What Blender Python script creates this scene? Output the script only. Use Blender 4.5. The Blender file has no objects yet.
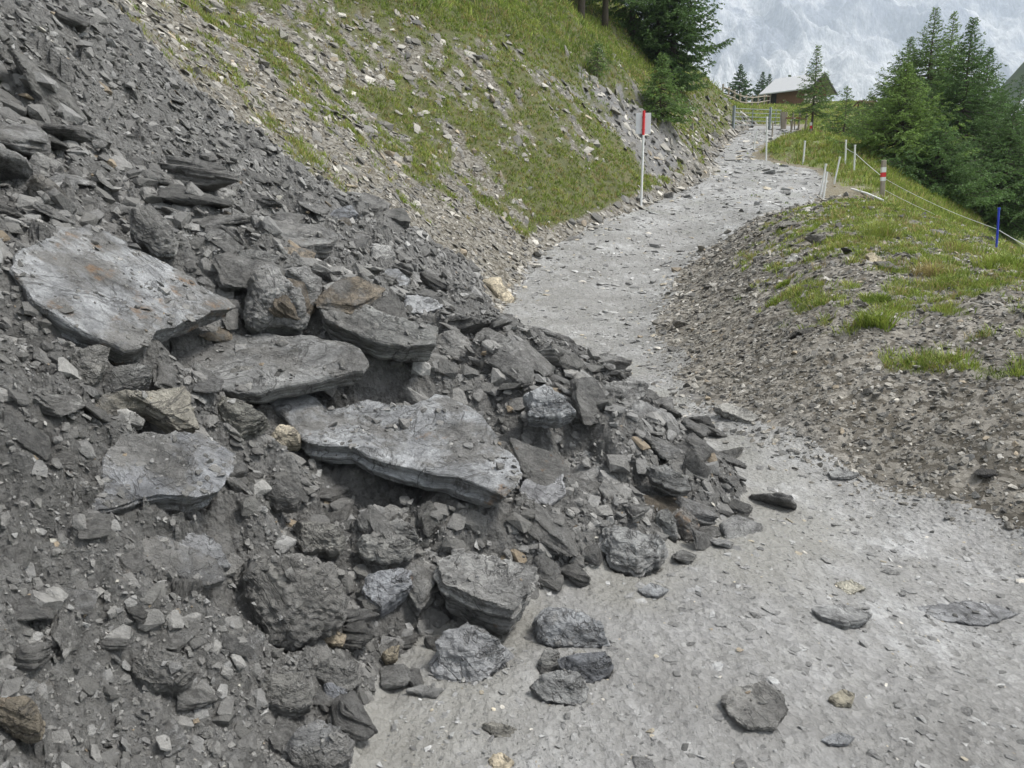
import bpy, bmesh, math, random
import numpy as np
from mathutils import Vector, Matrix

S = bpy.context.scene
COL = S.collection
RNG = np.random.default_rng(7)
random.seed(7)

# ------------------------------------------------------------------ camera
CAM_Z, PITCH, FPX = 1.65, math.radians(12.75), 769.0
CP, SP = math.cos(PITCH), math.sin(PITCH)

def ray(px, py):
    x = (px - 512.0) / FPX
    v = (384.0 - py) / FPX
    return np.array([x, CP + v * SP, -SP + v * CP])

def project(P):
    P = np.asarray(P, float)
    d = P - np.array([0, 0, CAM_Z])
    f = d[..., 1] * CP - d[..., 2] * SP
    u = d[..., 1] * SP + d[..., 2] * CP
    return 512 + FPX * d[..., 0] / f, 384 - FPX * u / f, f

# ------------------------------------------------------------------ noise
def _hash(ix, iy, iz, seed):
    seed = np.int64(seed)
    h = (ix.astype(np.int64) * 374761393 + iy.astype(np.int64) * 668265263
         + iz.astype(np.int64) * 1440662683 + seed * 974634777)
    h = (h ^ (h >> 13)) * 1274126177
    h = h & 0x7FFFFFFF
    h = ((h ^ (h >> 16)) * 73244475) & 0x7FFFFFFF
    h = h ^ (h >> 15)
    return (h & 0xFFFFFF).astype(np.float64) / float(0xFFFFFF)

def vnoise2(x, y, seed=0):
    ix, iy = np.floor(x), np.floor(y)
    fx, fy = x - ix, y - iy
    fx = fx * fx * fx * (fx * (fx * 6 - 15) + 10)
    fy = fy * fy * fy * (fy * (fy * 6 - 15) + 10)
    z = np.zeros_like(ix)
    a = _hash(ix, iy, z, seed); b = _hash(ix + 1, iy, z, seed)
    c = _hash(ix, iy + 1, z, seed); d = _hash(ix + 1, iy + 1, z, seed)
    return (a * (1 - fx) + b * fx) * (1 - fy) + (c * (1 - fx) + d * fx) * fy * 1.0 - 0.5 * 1.0

def fbm2(x, y, seed=0, oct=4, gain=0.5):
    s = 0; a = 1.0; n = 0
    for k in range(oct):
        s = s + a * vnoise2(x * 2 ** k + 17.3 * k, y * 2 ** k - 9.1 * k, seed + k)
        n += a; a *= gain
    return s / n * 2

def vnoise3(x, y, z, seed=0):
    ix, iy, iz = np.floor(x), np.floor(y), np.floor(z)
    fx, fy, fz = x - ix, y - iy, z - iz
    fx = fx * fx * (3 - 2 * fx); fy = fy * fy * (3 - 2 * fy); fz = fz * fz * (3 - 2 * fz)
    r = 0
    for dx in (0, 1):
        wx = fx if dx else 1 - fx
        for dy in (0, 1):
            wy = fy if dy else 1 - fy
            for dz in (0, 1):
                wz = fz if dz else 1 - fz
                r = r + wx * wy * wz * _hash(ix + dx, iy + dy, iz + dz, seed)
    return r * 2 - 1

def chips(x, y, seed, k=1.3, tilt=0.9):
    """overlapping tilted plates: angular rubble as a height"""
    ix, iy = np.floor(x), np.floor(y)
    best = np.full(x.shape, -9.0)
    z = np.zeros_like(ix)
    for dx in (-1, 0, 1):
        for dy in (-1, 0, 1):
            cx, cy = ix + dx, iy + dy
            h1 = _hash(cx, cy, z, seed); h2 = _hash(cx, cy, z + 1, seed)
            h3 = _hash(cx, cy, z + 2, seed); h4 = _hash(cx, cy, z + 3, seed); h5 = _hash(cx, cy, z + 4, seed)
            ox, oy = x - (cx + h1), y - (cy + h2)
            an = h5 * 3.14159
            rx = ox * np.cos(an) + oy * np.sin(an); ry = -ox * np.sin(an) + oy * np.cos(an)
            v = h3 + tilt * ((h4 - .5) * rx * 2 + (h1 - .5) * ry * 2) - k * np.maximum(np.abs(rx), np.abs(ry) * 1.5)
            best = np.maximum(best, v)
    return best

def softplus(s, k):
    return k * np.logaddexp(0, s / k)

def smoothstep(a, b, x):
    t = np.clip((x - a) / (b - a), 0, 1)
    return t * t * (3 - 2 * t)

# ------------------------------------------------------------------ mesh helpers
def mesh_np(name, verts, faces, mat, parent=None, smooth=False, attrs=None):
    """faces: (n,3) or (n,4) int array"""
    me = bpy.data.meshes.new(name)
    verts = np.asarray(verts, np.float32); faces = np.asarray(faces, np.int32)
    n, m = faces.shape
    me.vertices.add(len(verts)); me.vertices.foreach_set('co', verts.ravel())
    me.loops.add(n * m); me.loops.foreach_set('vertex_index', faces.ravel())
    me.polygons.add(n)
    me.polygons.foreach_set('loop_start', np.arange(0, n * m, m, dtype=np.int32))
    me.polygons.foreach_set('loop_total', np.full(n, m, np.int32))
    me.update(calc_edges=True)
    me.polygons.foreach_set('use_smooth', np.full(n, smooth, bool))
    if attrs:
        for k, (typ, dom, data) in attrs.items():
            a = me.attributes.new(k, typ, dom)
            if typ == 'FLOAT': a.data.foreach_set('value', np.asarray(data, np.float32).ravel())
            elif typ == 'FLOAT_COLOR': a.data.foreach_set('color', np.asarray(data, np.float32).ravel())
    me.materials.append(mat)
    ob = bpy.data.objects.new(name, me); COL.objects.link(ob)
    if parent: ob.parent = parent
    return ob

def tag(o, label=None, cat=None, group=None, kind=None):
    if label: o['label'] = label
    if cat: o['category'] = cat
    if group: o['group'] = group
    if kind: o['kind'] = kind
    return o

def empty(name, loc, rz=0.0, label=None, cat=None, group=None):
    o = bpy.data.objects.new(name, None); COL.objects.link(o)
    o.location = loc; o.rotation_euler = (0, 0, rz); o.empty_display_size = .2
    return tag(o, label, cat, group)

def bm_obj(name, bm, mat, parent=None, smooth=False):
    me = bpy.data.meshes.new(name); bm.to_mesh(me); bm.free()
    for p in me.polygons: p.use_smooth = smooth
    me.materials.append(mat)
    o = bpy.data.objects.new(name, me); COL.objects.link(o)
    if parent: o.parent = parent
    return o

def bm_box(bm, c, s, rot=None, bev=0.0):
    r = bmesh.ops.create_cube(bm, size=1.0)
    M = Matrix.Translation(c) @ (rot if rot is not None else Matrix.Identity(4)) @ Matrix.Diagonal((*s, 1))
    bmesh.ops.transform(bm, matrix=M, verts=r['verts'])
    if bev:
        es = list({e for v in r['verts'] for e in v.link_edges})
        bmesh.ops.bevel(bm, geom=es, offset=bev, segments=1, affect='EDGES')

def bm_tube(bm, pts, rad, n=8):
    pts = [Vector(p) for p in pts]
    rad = rad if hasattr(rad, '__len__') else [rad] * len(pts)
    rings = []
    for i, p in enumerate(pts):
        t = (pts[min(i + 1, len(pts) - 1)] - pts[max(i - 1, 0)]).normalized()
        a = t.orthogonal().normalized() if abs(t.z) > .9 else t.cross(Vector((0, 0, 1))).normalized()
        b = t.cross(a)
        rings.append([bm.verts.new(p + (a * math.cos(2 * math.pi * k / n) + b * math.sin(2 * math.pi * k / n)) * rad[i]) for k in range(n)])
    for i in range(len(rings) - 1):
        for k in range(n):
            bm.faces.new((rings[i][k], rings[i][(k + 1) % n], rings[i + 1][(k + 1) % n], rings[i + 1][k]))
    bm.faces.new(rings[0][::-1]); bm.faces.new(rings[-1])

# ------------------------------------------------------------------ material helpers
class NT:
    def __init__(self, name):
        self.m = bpy.data.materials.new(name); self.m.use_nodes = True
        self.t = self.m.node_tree; self.bsdf = self.t.nodes['Principled BSDF']
    def n(self, typ, **kw):
        nd = self.t.nodes.new(typ)
        for k, v in kw.items():
            if k.startswith('i_'):
                key = k[2:]
                nd.inputs[int(key) if key.isdigit() else key.replace('_', ' ')].default_value = v
            else: setattr(nd, k, v)
        return nd
    def l(self, a, b): self.t.links.new(a, b)
    def noise(self, scale, detail=6, rough=.6, vec=None, dist=0.0):
        nd = self.n('ShaderNodeTexNoise'); nd.inputs['Scale'].default_value = scale
        nd.inputs['Detail'].default_value = detail; nd.inputs['Roughness'].default_value = rough
        nd.inputs['Distortion'].default_value = dist
        if vec is not None: self.l(vec, nd.inputs['Vector'])
        return nd.outputs['Fac']
    def voro(self, scale, vec=None, out='Color', feature='F1'):
        nd = self.n('ShaderNodeTexVoronoi', feature=feature); nd.inputs['Scale'].default_value = scale
        if vec is not None: self.l(vec, nd.inputs['Vector'])
        return nd.outputs[out]
    def ramp(self, fac, stops, interp='LINEAR'):
        nd = self.n('ShaderNodeValToRGB'); r = nd.color_ramp; r.interpolation = interp
        while len(r.elements) < len(stops): r.elements.new(.5)
        for e, (p, c) in zip(r.elements, stops):
            e.position = p; e.color = (*c, 1) if hasattr(c, '__len__') else (c, c, c, 1)
        self.l(fac, nd.inputs[0]); return nd.outputs[0]
    def mix(self, fac, a, b, mode='MIX'):
        nd = self.n('ShaderNodeMix', data_type='RGBA', blend_type=mode)
        for s, v in ((nd.inputs[0], fac), (nd.inputs[6], a), (nd.inputs[7], b)):
            if hasattr(v, 'is_linked'): self.l(v, s)
            elif hasattr(v, '__len__'): s.default_value = (*v, 1)
            else: s.default_value = v
        return nd.outputs[2]
    def math(self, op, a, b=0.0):
        nd = self.n('ShaderNodeMath', operation=op)
        for s, v in ((nd.inputs[0], a), (nd.inputs[1], b)):
            if hasattr(v, 'is_linked'): self.l(v, s)
            else: s.default_value = v
        return nd.outputs[0]
    def attr(self, name): return self.n('ShaderNodeAttribute', attribute_name=name)
    def coord(self, scale=(1, 1, 1), rot=(0, 0, 0), out='Object', use_world=False):
        mp = self.n('ShaderNodeMapping'); mp.inputs['Scale'].default_value = scale; mp.inputs['Rotation'].default_value = rot
        if use_world: self.l(self.n('ShaderNodeNewGeometry').outputs['Position'], mp.inputs['Vector'])
        else: self.l(self.n('ShaderNodeTexCoord').outputs[out], mp.inputs['Vector'])
        return mp.outputs[0]
    def bump(self, h, dist=.01, strength=1.0, prev=None):
        nd = self.n('ShaderNodeBump'); nd.inputs['Distance'].default_value = dist; nd.inputs['Strength'].default_value = strength
        self.l(h, nd.inputs['Height'])
        if prev is not None: self.l(prev, nd.inputs['Normal'])
        return nd.outputs[0]
    def out(self, color=None, rough=.8, normal=None, spec=.4):
        b = self.bsdf
        if color is not None:
            if hasattr(color, 'is_linked'): self.l(color, b.inputs['Base Color'])
            else: b.inputs['Base Color'].default_value = (*color, 1)
        if hasattr(rough, 'is_linked'): self.l(rough, b.inputs['Roughness'])
        else: b.inputs['Roughness'].default_value = rough
        b.inputs['Specular IOR Level'].default_value = spec
        if normal is not None: self.l(normal, b.inputs['Normal'])
        return self.m

def plain(name, c, rough=.6, metal=0.0, var=.15, scale=20):
    q = NT(name)
    f = q.noise(scale, 5, .6, q.coord())
    col = q.mix(f, tuple(x * (1 - var) for x in c), tuple(min(1, x * (1 + var)) for x in c))
    q.bsdf.inputs['Metallic'].default_value = metal
    return q.out(col, rough)
# ------------------------------------------------------------------ terrain
YT = np.array([-6, 0, 10, 14, 18, 22, 26, 31, 36, 42, 50, 58, 75, 105, 125, 240.])
ZR_ = np.array([-.1, 0, .05, .2, .8, 1.65, 2.3, 3.1, 3.95, 4.95, 6.3, 7.6, 10.3, 15.0, 17.6, 10.])
XL_ = np.array([-.4, -.4, -.4, 0, .75, 3.4, 5.7, 8.0, 9.1, 11.2, 14.2, 17.4, 24, 30, 34, 60.])
XR_ = np.array([3.2, 3.1, 2.1, 2.9, 4.6, 8.0, 10.2, 12.0, 10.7, 13.0, 17.3, 21, 28, 36, 40, 60.])
XG_ = np.array([7.0, 7.0, 7.2, 8.9, 9.8, 10.8, 12.6, 14.6, 17.2, 20.5, 25, 29, 37, 48, 54, 90.])   # where the ground falls off to the valley
_yd = np.linspace(-6, 240, 2461)
def _sm(v, w=1.3):
    t = np.interp(_yd, YT, v); k = int(w / .1); ker = np.hanning(2 * k + 3); ker /= ker.sum()
    return np.convolve(np.pad(t, k + 1, mode='edge'), ker, mode='valid')
_ZR, _XL, _XR, _XG = (_sm(v) for v in (ZR_, XL_, XR_, XG_))
zroad = lambda Y: np.interp(Y, _yd, _ZR)
XL = lambda Y: np.interp(Y, _yd, _XL)
_XRn = None
def XR(Y):
    # the near right edge of the track, where it is squeezed between the fan and the bank
    return np.where(Y < 14, np.interp(Y, [0, 2, 3.9, 4.4, 4.9, 5.5, 6.6, 9, 10.7, 14], [3.6, 3.1, 2.72, 2.3, 2.05, 1.85, 1.6, 1.85, 2.1, 2.95]), np.interp(Y, _yd, _XR))
XG = lambda Y: np.interp(Y, _yd, _XG)

# control points of the right-hand bank: (px, py, Y)
BANK = [(1000,525,3.9),(1000,460,4.3),(1000,400,4.8),(1000,330,5.9),(1000,290,7.3),(1000,246,11.0),
        (850,470,4.8),(850,400,5.5),(850,330,6.6),(850,270,8.8),(850,225,12.6),(850,200,17.5),
        (760,440,5.35),(760,400,6.05),(760,340,7.8),(760,290,10),(760,250,13.4),(760,225,17),(760,205,22),
        (690,400,6.5),(690,340,9.1),(690,300,11.8),(690,270,15),(930,495,4.25),(930,430,4.85),(930,360,5.8),(930,300,7.6),(930,240,11.6),(930,216,15.5)]
pts = []
for px, py, Y in BANK:
    d = ray(px, py); t = Y / d[1]; pts.append((d[0] * t, Y, CAM_Z + d[2] * t))
for Y in (1, 2, 3, 4, 5, 6.2, 8, 10, 12):
    for f in (0.0, .5, 1.0):
        a, b = -.6, float(XR(np.array(Y)))
        pts.append((a + (b - a) * f * .97, Y, float(zroad(Y))))
for Y in (14, 18, 22, 26, 31, 36, 42, 50, 58, 75, 105, 125):
    a, b = float(XL(Y)), float(XR(np.array(float(Y))))
    for f in (0.0, .5, 1.0): pts.append((a + (b - a) * f, Y, float(zroad(Y))))
    if Y >= 22: pts.append((float(XG(Y)) - .3, Y, float(zroad(Y)) + (.25 if Y > 30 else .1)))
for Y in (.5, 1.5, 2.5, 4, 6, 9, 13, 18, 26, 40, 70, 110):   # under the left slope
    for dx in (1.5, 5, 14, 40):
        if dx < Y * 1.6 + 2: pts.append((float(XL(Y)) - dx, Y, float(zroad(Y))))
for X, Y, z in ((4.5, 2, .35), (6, 3.5, .95), (7.2, 6, 1.1), (12, 8, .9), (10, 4, .95), (12, 12, .95), (16, 16, 1.2), (20, 24, 2.2), (40, 40, 4.5), (60, 70, 9), (80, 110, 14),(5,.5,.3),(3.4,.5,.03)):
    pts.append((X, Y, z))
PTS = np.array(pts)
CY = -1.2
def polar(X, Y): return np.arctan2(X, Y - CY), np.log(np.hypot(X, Y - CY))
def _rbf_fit(P):
    a, l = polar(P[:, 0], P[:, 1]); U = np.stack([a * 1.6, l], 1)
    D = np.linalg.norm(U[:, None] - U[None], axis=2)
    K = np.sqrt(D ** 2 + .12 ** 2) + np.eye(len(P)) * -.004
    A = np.zeros((len(P) + 3,) * 2); n = len(P)
    A[:n, :n] = K; A[:n, n] = 1; A[:n, n + 1:] = U; A[n, :n] = 1; A[n + 1:, :n] = U.T
    r = P[:, 2] / np.hypot(P[:, 0], P[:, 1] - CY)
    return U, np.linalg.solve(A, np.concatenate([r, [0, 0, 0]]))
_U, _W = _rbf_fit(PTS)
GA = np.linspace(-1.75, 1.75, 300); GL = np.linspace(math.log(.5), math.log(260), 260)
_ga, _gl = np.meshgrid(GA, GL, indexing='ij')
_u = np.stack([_ga.ravel() * 1.6, _gl.ravel()], 1)
_D = np.sqrt(((_u[:, None] - _U[None]) ** 2).sum(2) + .12 ** 2)
GZ = (_D @ _W[:-3] + _W[-3] + _u @ _W[-2:]).reshape(_ga.shape); del _D
def ground0(X, Y):
    a, l = polar(X, Y)
    fa = np.clip((a - GA[0]) / (GA[1] - GA[0]), 0, len(GA) - 1.001); fl = np.clip((l - GL[0]) / (GL[1] - GL[0]), 0, len(GL) - 1.001)
    i, j = fa.astype(int), fl.astype(int); u, v = fa - i, fl - j
    z = (GZ[i, j] * (1 - u) + GZ[i + 1, j] * u) * (1 - v) + (GZ[i, j + 1] * (1 - u) + GZ[i + 1, j + 1] * u) * v
    return z * np.hypot(X, Y - CY)

XT_Y = [-3, 1.0, 1.9, 2.45, 2.7, 3.0, 3.3, 3.6, 4.1, 5.3, 6.7, 8.1, 10.3, 12, 14, 14.8, 16]
XT_X = [-1.6, -.9, -.48, -.40, -.12, .25, .66, 1.05, 1.50, 1.50, 1.18, .78, .12, -.2, -.35, -.9, -3]
_xt = np.convolve(np.pad(np.interp(np.arange(-3, 16, .02), XT_Y, XT_X), 15, mode='edge'), np.hanning(31) / np.hanning(31).sum(), mode='valid')
XT_Y = np.arange(-3, 16, .02); XT_X = _xt[:len(XT_Y)]
def XT(X, Y):
    return np.interp(Y, XT_Y, XT_X) + .17 * fbm2(X * 2.2 + 3, Y * 2.2, 91, 3)
YFAR = lambda X, Y: np.interp(X, [-9, -5.8, -4.4, -3.2, -2.5, -1.8, -.4, 1], [12.6, 11.6, 11.2, 11.6, 12.1, 13.1, 13.8, 13.8]) + .35 * fbm2(X * .9, Y * .9 + 8, 77, 3)

def SF(X, Y):
    """distance inside the edge of the slide"""
    x0 = XT(X, Y); g = (np.interp(Y + .15, XT_Y, XT_X) - np.interp(Y - .15, XT_Y, XT_X)) / .3
    return (x0 - X) / np.sqrt(1 + g * g)

def debris_amount(X, Y):
    """0..1, how much slide debris covers the ground here"""
    return smoothstep(0, .22, SF(X, Y)) * smoothstep(0, .5, YFAR(X, Y) - Y)

def H(X, Y):
    X = np.asarray(X, float); Y = np.asarray(Y, float)
    z = ground0(X, Y)
    s = XL(Y) - X
    sl = np.interp(Y, [0, 20, 30, 56, 66, 90], [.78, .78, .95, .95, .4, .12])
    near = np.interp(Y, [0, 14, 18], [.12, .3, .8])
    hill = sl * (softplus(s, .3) - .3 * .693 * np.exp(-np.abs(s)))
    hill = np.maximum(hill, 0)
    # the slope eases off above the bank further back
    lip = np.interp(Y, [20, 28, 60], [30, 6.2, 4.6])
    hill = np.where(hill > lip, lip + (hill - lip) * .72, hill)
    hill *= 1 + .10 * fbm2(X * .35, Y * .35, 5, 3)
    zh = z + hill
    # slide fan
    sf = SF(X, Y)
    fan = z + (.44 * softplus(sf, .08) + .07 * smoothstep(0, .7, sf)) * smoothstep(16, 13, Y)
    deb = debris_amount(X, Y)
    thick = .16 * deb * smoothstep(0, 1.2, sf)
    zh = np.where(deb > 0, np.maximum(zh + thick, z * (1 - deb) + fan * deb), zh)
    # mound between the bends, and the fall to the valley on the right
    m = np.exp(-((Y - 37.0) / 3.0) ** 2) * smoothstep(0, 1.8, X - XR(Y)) * smoothstep(5.5, 2.0, X - XR(Y) - 1.0)
    zh = zh + .75 * m
    g = X - XG(Y)
    zh = zh - .62 * softplus(g, .7) * smoothstep(-2, 6, Y)
    zh = zh + .10 * fbm2(X * .6, Y * .6, 31, 3) * smoothstep(0, 2, np.abs(X - (XL(Y) + XR(Y)) / 2) - (XR(Y) - XL(Y)) / 2 ) * smoothstep(4, 14, Y)
    return zh

def normal_at(X, Y, e=.12):
    dx = (H(X + e, Y) - H(X - e, Y)) / (2 * e); dy = (H(X, Y + e) - H(X, Y - e)) / (2 * e)
    n = np.stack([-dx, -dy, np.ones_like(dx)], -1)
    return n / np.linalg.norm(n, axis=-1, keepdims=True)

def hit(px, py, extra=0.0):
    """the ground point seen at a place in the photograph"""
    d = ray(px, py); ts = np.geomspace(.8, 230, 900)
    X, Y = d[0] * ts, d[1] * ts; zz = CAM_Z + d[2] * ts
    f = zz - (H(X, Y) + extra)
    k = np.argmax(f < 0)
    if f[k] >= 0: k = len(ts) - 1
    a, b = ts[max(k - 1, 0)], ts[k]
    for _ in range(30):
        m = (a + b) / 2
        if CAM_Z + d[2] * m - (float(H(d[0] * m, d[1] * m)) + extra) < 0: b = m
        else: a = m
    return np.array([d[0] * b, d[1] * b, CAM_Z + d[2] * b])
# ------------------------------------------------------------------ ground detail and vegetation cover
def detail(X, Y):
    deb = debris_amount(X, Y)
    R = np.hypot(X, Y + .5)
    near = smoothstep(3.2, 1.6, R) * smoothstep(0.2, -.6, X)
    c1 = chips(X * 2.3 + .3 * Y, Y * 2.3, 11) ; c2 = chips(X * 6.2, Y * 6.2 + 1.7, 12); c3 = chips(X * 16, Y * 16, 13); c4 = chips(X * 40, Y * 40, 14)
    tf = .15 + .85 * smoothstep(.05, .8, SF(X, Y))
    d = deb * (tf * (.21 * (1 - .8 * near)) * (c1 - .42) + tf * (.08 * (1 - .5 * near)) * (c2 - .35) + .036 * c3 + .013 * c4 + .05 * fbm2(X * 3, Y * 3, 21, 3))
    s = XL(Y) - X
    hl = smoothstep(-.2, .8, s) * (1 - deb)
    d = d + hl * (.05 * chips(X * 3, Y * 2.2, 15) + .03 * chips(X * 8, Y * 6, 16) + .10 * fbm2(X * .9, Y * .9, 22, 4) + .45 * np.exp(-((Y - 27 - .4 * np.maximum(s, 0)) / 3.4) ** 2) * smoothstep(.3, 1.2, s) * smoothstep(6.2, 4.0, s) * (chips(X * 1.0, Y * .8, 29) - .4))
    r = smoothstep(-.1, 1.0, X - XR(Y)) * smoothstep(30, 24, Y) * (1 - deb)
    d = d + r * (.03 * chips(X * 3.1, Y * 3.1, 17) + .022 * chips(X * 8, Y * 8, 18) + .013 * chips(X * 20, Y * 20, 19) + .06 * fbm2(X * 1.2, Y * 1.2, 23, 4))
    rd = (1 - hl) * (1 - r) * (1 - deb)
    d = d + rd * (.010 * smoothstep(-.2, .5, fbm2(X * 1.3, Y * 1.3, 28, 3)) * chips(X * 9, Y * 9, 20) + .006 * fbm2(X * 9, Y * 9, 24, 4) + .035 * fbm2(X * 1.1, Y * 1.1, 25, 4) + .004 * chips(X * 45, Y * 45, 26)) * smoothstep(90, 40, Y)
    md = smoothstep(24, 34, Y) * smoothstep(0, 1, X - XR(Y))
    return d + md * .18 * fbm2(X * .8, Y * .8, 27, 4)

HERO_POLY = []
def inside(X, Y, ring):
    m = np.zeros(X.shape, bool)
    for (x0, y0), (x1, y1) in zip(ring, np.roll(ring, -1, 0)):
        if y0 == y1: continue
        c = (y0 > Y) != (y1 > Y)
        m ^= c & (X < (x1 - x0) * (Y - y0) / (y1 - y0) + x0)
    return m
def carve(X, Y, Z):
    """the debris lies under and around the big rocks, not through them"""
    Z = np.array(Z, float)
    for ring, O, n, t in HERO_POLY:
        lo, hi = ring.min(0) - .02, ring.max(0) + .02
        k = np.where(((X > lo[0]) & (X < hi[0]) & (Y > lo[1]) & (Y < hi[1])).ravel())[0]
        if not len(k): continue
        x, y = X.ravel()[k], Y.ravel()[k]; cm = ring.mean(0); k2 = inside(x, y, cm + (ring - cm) * .93); k, x, y = k[k2], x[k2], y[k2]
        pz = O[2] - ((x - O[0]) * n[0] + (y - O[1]) * n[1]) / max(n[2], .25) - t * .45 / max(n[2], .3)
        zf = Z.ravel(); zf[k] = np.minimum(zf[k], pz); Z = zf.reshape(X.shape)
    return Z
def Hd(X, Y):
    X = np.asarray(X, float); Y = np.asarray(Y, float)
    return carve(X, Y, H(X, Y) + detail(X, Y))
def on_hero(X, Y, grow=1.08):
    m = np.zeros(X.shape, bool)
    for ring, O, n, t in HERO_POLY:
        c = ring.mean(0); m |= inside(X, Y, c + (ring - c) * grow)
    return m

def veg(X, Y):
    """0 bare .. 1 closed turf"""
    deb = debris_amount(X, Y)
    s = XL(Y) - X; up = np.maximum(s, 0)
    n = fbm2(X * .55 + Y * .12, Y * .9, 41, 5); n2 = fbm2(X * 1.6, Y * 1.9, 42, 4)
    lipd = np.interp(Y, [14, 20, 28, 40, 60], [12., 8.0, 4.3, 3.3, 3.0])
    n3_ = fbm2(X * 4.1, Y * 4.3, 45, 4)
    h = .31 + .60 * n + .66 * n2 + .6 * n3_ + .30 * smoothstep(13, 17, Y) * smoothstep(.6, 2.2, up) + .9 * smoothstep(lipd - 1.5, lipd + .5, up)
    crop = np.exp(-((Y - 27 - .4 * up) / 3.2) ** 2) * smoothstep(.3, 1.2, up) * smoothstep(6.2, 4.0, up)   # the rocky rib behind the sign
    h = h + .9 * smoothstep(17.5, 20, Y) * smoothstep(27, 24, Y) * smoothstep(2.6, 1.0, up) * smoothstep(.1, .3, up) + .38 * smoothstep(21, 27, Y) * smoothstep(.2, .8, up) - .75 * crop + .5 * smoothstep(19.5, 22, Y) * smoothstep(26, 23, Y) * smoothstep(1.7, .7, up)
    h = h - .75 * smoothstep(19, 15, Y) * smoothstep(3.2, .8, up)
    hv = np.clip(h, 0, 1) * smoothstep(.15, .6, s)
    q = X - XR(Y)
    t = fbm2(X * .8, Y * .8, 43, 5); t2 = fbm2(X * 2.1, Y * 2.1, 44, 4)
    b = .15 + .50 * smoothstep(.7, 4.2, q) + .34 * t + .55 * t2 + 1.05 * fbm2(X * 4.4, Y * 4.4, 46, 3) + .35 * smoothstep(9, 14, Y) * smoothstep(1, 3, q)
    far = smoothstep(24, 30, Y) * smoothstep(.1, .7, q)
    b = np.clip(b, 0, 1) * smoothstep(.5, 1.5, q)
    b = np.maximum(b, far * np.clip(.85 + .7 * t2, 0, 1))
    v = np.maximum(hv, b)
    v = np.maximum(v, smoothstep(56, 62, Y) * np.clip(.9 + .5 * t, 0, 1))
    v = np.maximum(v, np.clip(.2 * smoothstep(16, 24, Y) * smoothstep(.2, .6, t2) * (q < 0), 0, 1))
    return v * (1 - deb)
def wetmud(X, Y):
    d = -SF(X, Y)
    return smoothstep(.9, .05, d) * smoothstep(-.35, .25, fbm2(X * 1.5, Y * 1.5, 61, 4) + .25 * smoothstep(.5, 0, d)) * smoothstep(12, 8, Y)

def region(X, Y):
    """0 debris, 1 track, 2 left slope, 3 right bank, 4 meadow"""
    j = .25 * fbm2(X * 1.5, Y * 1.5, 51, 3)
    r = np.full(X.shape, 4)
    r[(X > XL(Y) - j) & (X < XR(Y) + j) & (Y < 57)] = 1
    r[(X <= XL(Y) - j) & (Y < 66)] = 2
    r[(X < XR(Y)) & (Y < 6)] = 1
    r[(X >= XR(Y) + j) & (Y < 24)] = 3
    r[debris_amount(X, Y) > .5] = 0
    return r

# ---- materials of the ground
def mat_debris():
    q = NT('slide mud'); v = q.coord()
    n1 = q.noise(1.7, 8, .65, v); n2 = q.noise(14, 8, .7, v); n3 = q.noise(70, 5, .7, v)
    c = q.ramp(n1, [(.3, (.090, .087, .080)), (.55, (.155, .151, .141)), (.75, (.23, .225, .213))])
    c = q.mix(q.math('MULTIPLY', q.ramp(n2, [(.35, 0.), (.7, 1.)]), .6), c, (.25, .247, .24))
    ch = q.voro(38, v); chip = q.ramp(ch, [(.0, .4), (1, 1.5)])
    c = q.mix(.55, c, q.mix(1.0, c, chip, 'MULTIPLY'))
    ru = q.math('MULTIPLY', q.ramp(q.noise(5, 4, .6, v), [(.66, 0.), (.74, 1.)]), .35)
    c = q.mix(ru, c, (.17, .12, .075))
    b = q.bump(n3, .022, 1.); b = q.bump(q.noise(160, 3, .7, v), .008, 1., b); b = q.bump(q.voro(55, v, 'Distance'), .02, .8, b); b = q.bump(n2, .045, .9, b)
    return q.out(c, q.ramp(n2, [(.3, .45), (.65, .85)]), b, .45)

def mat_track():
    q = NT('gravel track'); v = q.coord()
    n1 = q.noise(.8, 7, .62, v); n2 = q.noise(5, 8, .68, q.coord((1.7, .8, 1), (0, 0, .5))); n3 = q.noise(60, 6, .7, v)
    c = q.ramp(n1, [(.36, (.14, .136, .127)), (.5, (.245, .241, .232)), (.64, (.38, .38, .375))])
    c = q.mix(q.ramp(n2, [(.42, .8), (.6, 0.)]), c, (.20, .195, .183))
    w_ = q.attr('wet').outputs['Fac']
    vc = q.voro(34, v); st = q.ramp(vc, [(0, .62), (.5, .98), (1, 1.42)])
    c = q.mix(.6, c, q.mix(1.0, c, st, 'MULTIPLY'))
    c = q.mix(q.ramp(n3, [(.3, .35), (.6, 0.)]), c, (.12, .118, .112))
    a = q.attr('veg'); c = q.mix(q.math('MULTIPLY', a.outputs['Fac'], .8), c, (.10, .125, .035))
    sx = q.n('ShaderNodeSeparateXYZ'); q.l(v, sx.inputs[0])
    fines_sheen = q.ramp(q.math('ADD', q.math('DIVIDE', sx.outputs[1], 12.), q.math('MULTIPLY', q.math('SUBTRACT', n1, .5), 1.1)), [(.45, 1.0), (.72, 0.)])
    c = q.mix(fines_sheen, c, q.mix(1.0, c, (1.18, 1.185, 1.20), 'MULTIPLY'))  # near track paler: light-grey fines, plus the wet sheen painted into the colour
    c = q.mix(q.math('MULTIPLY', w_, .9), c, q.mix(n2, (.19, .184, .165), (.30, .292, .268)))
    b = q.bump(n3, .010, 1.0); b = q.bump(q.voro(34, v, 'Distance'), .014, .7, b); b = q.bump(n2, .05, .8, b)
    rg = q.mix(w_, q.ramp(n2, [(.38, .36), (.6, .72)]), (.32, .32, .32))
    return q.out(c, rg, b, .5)

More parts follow.
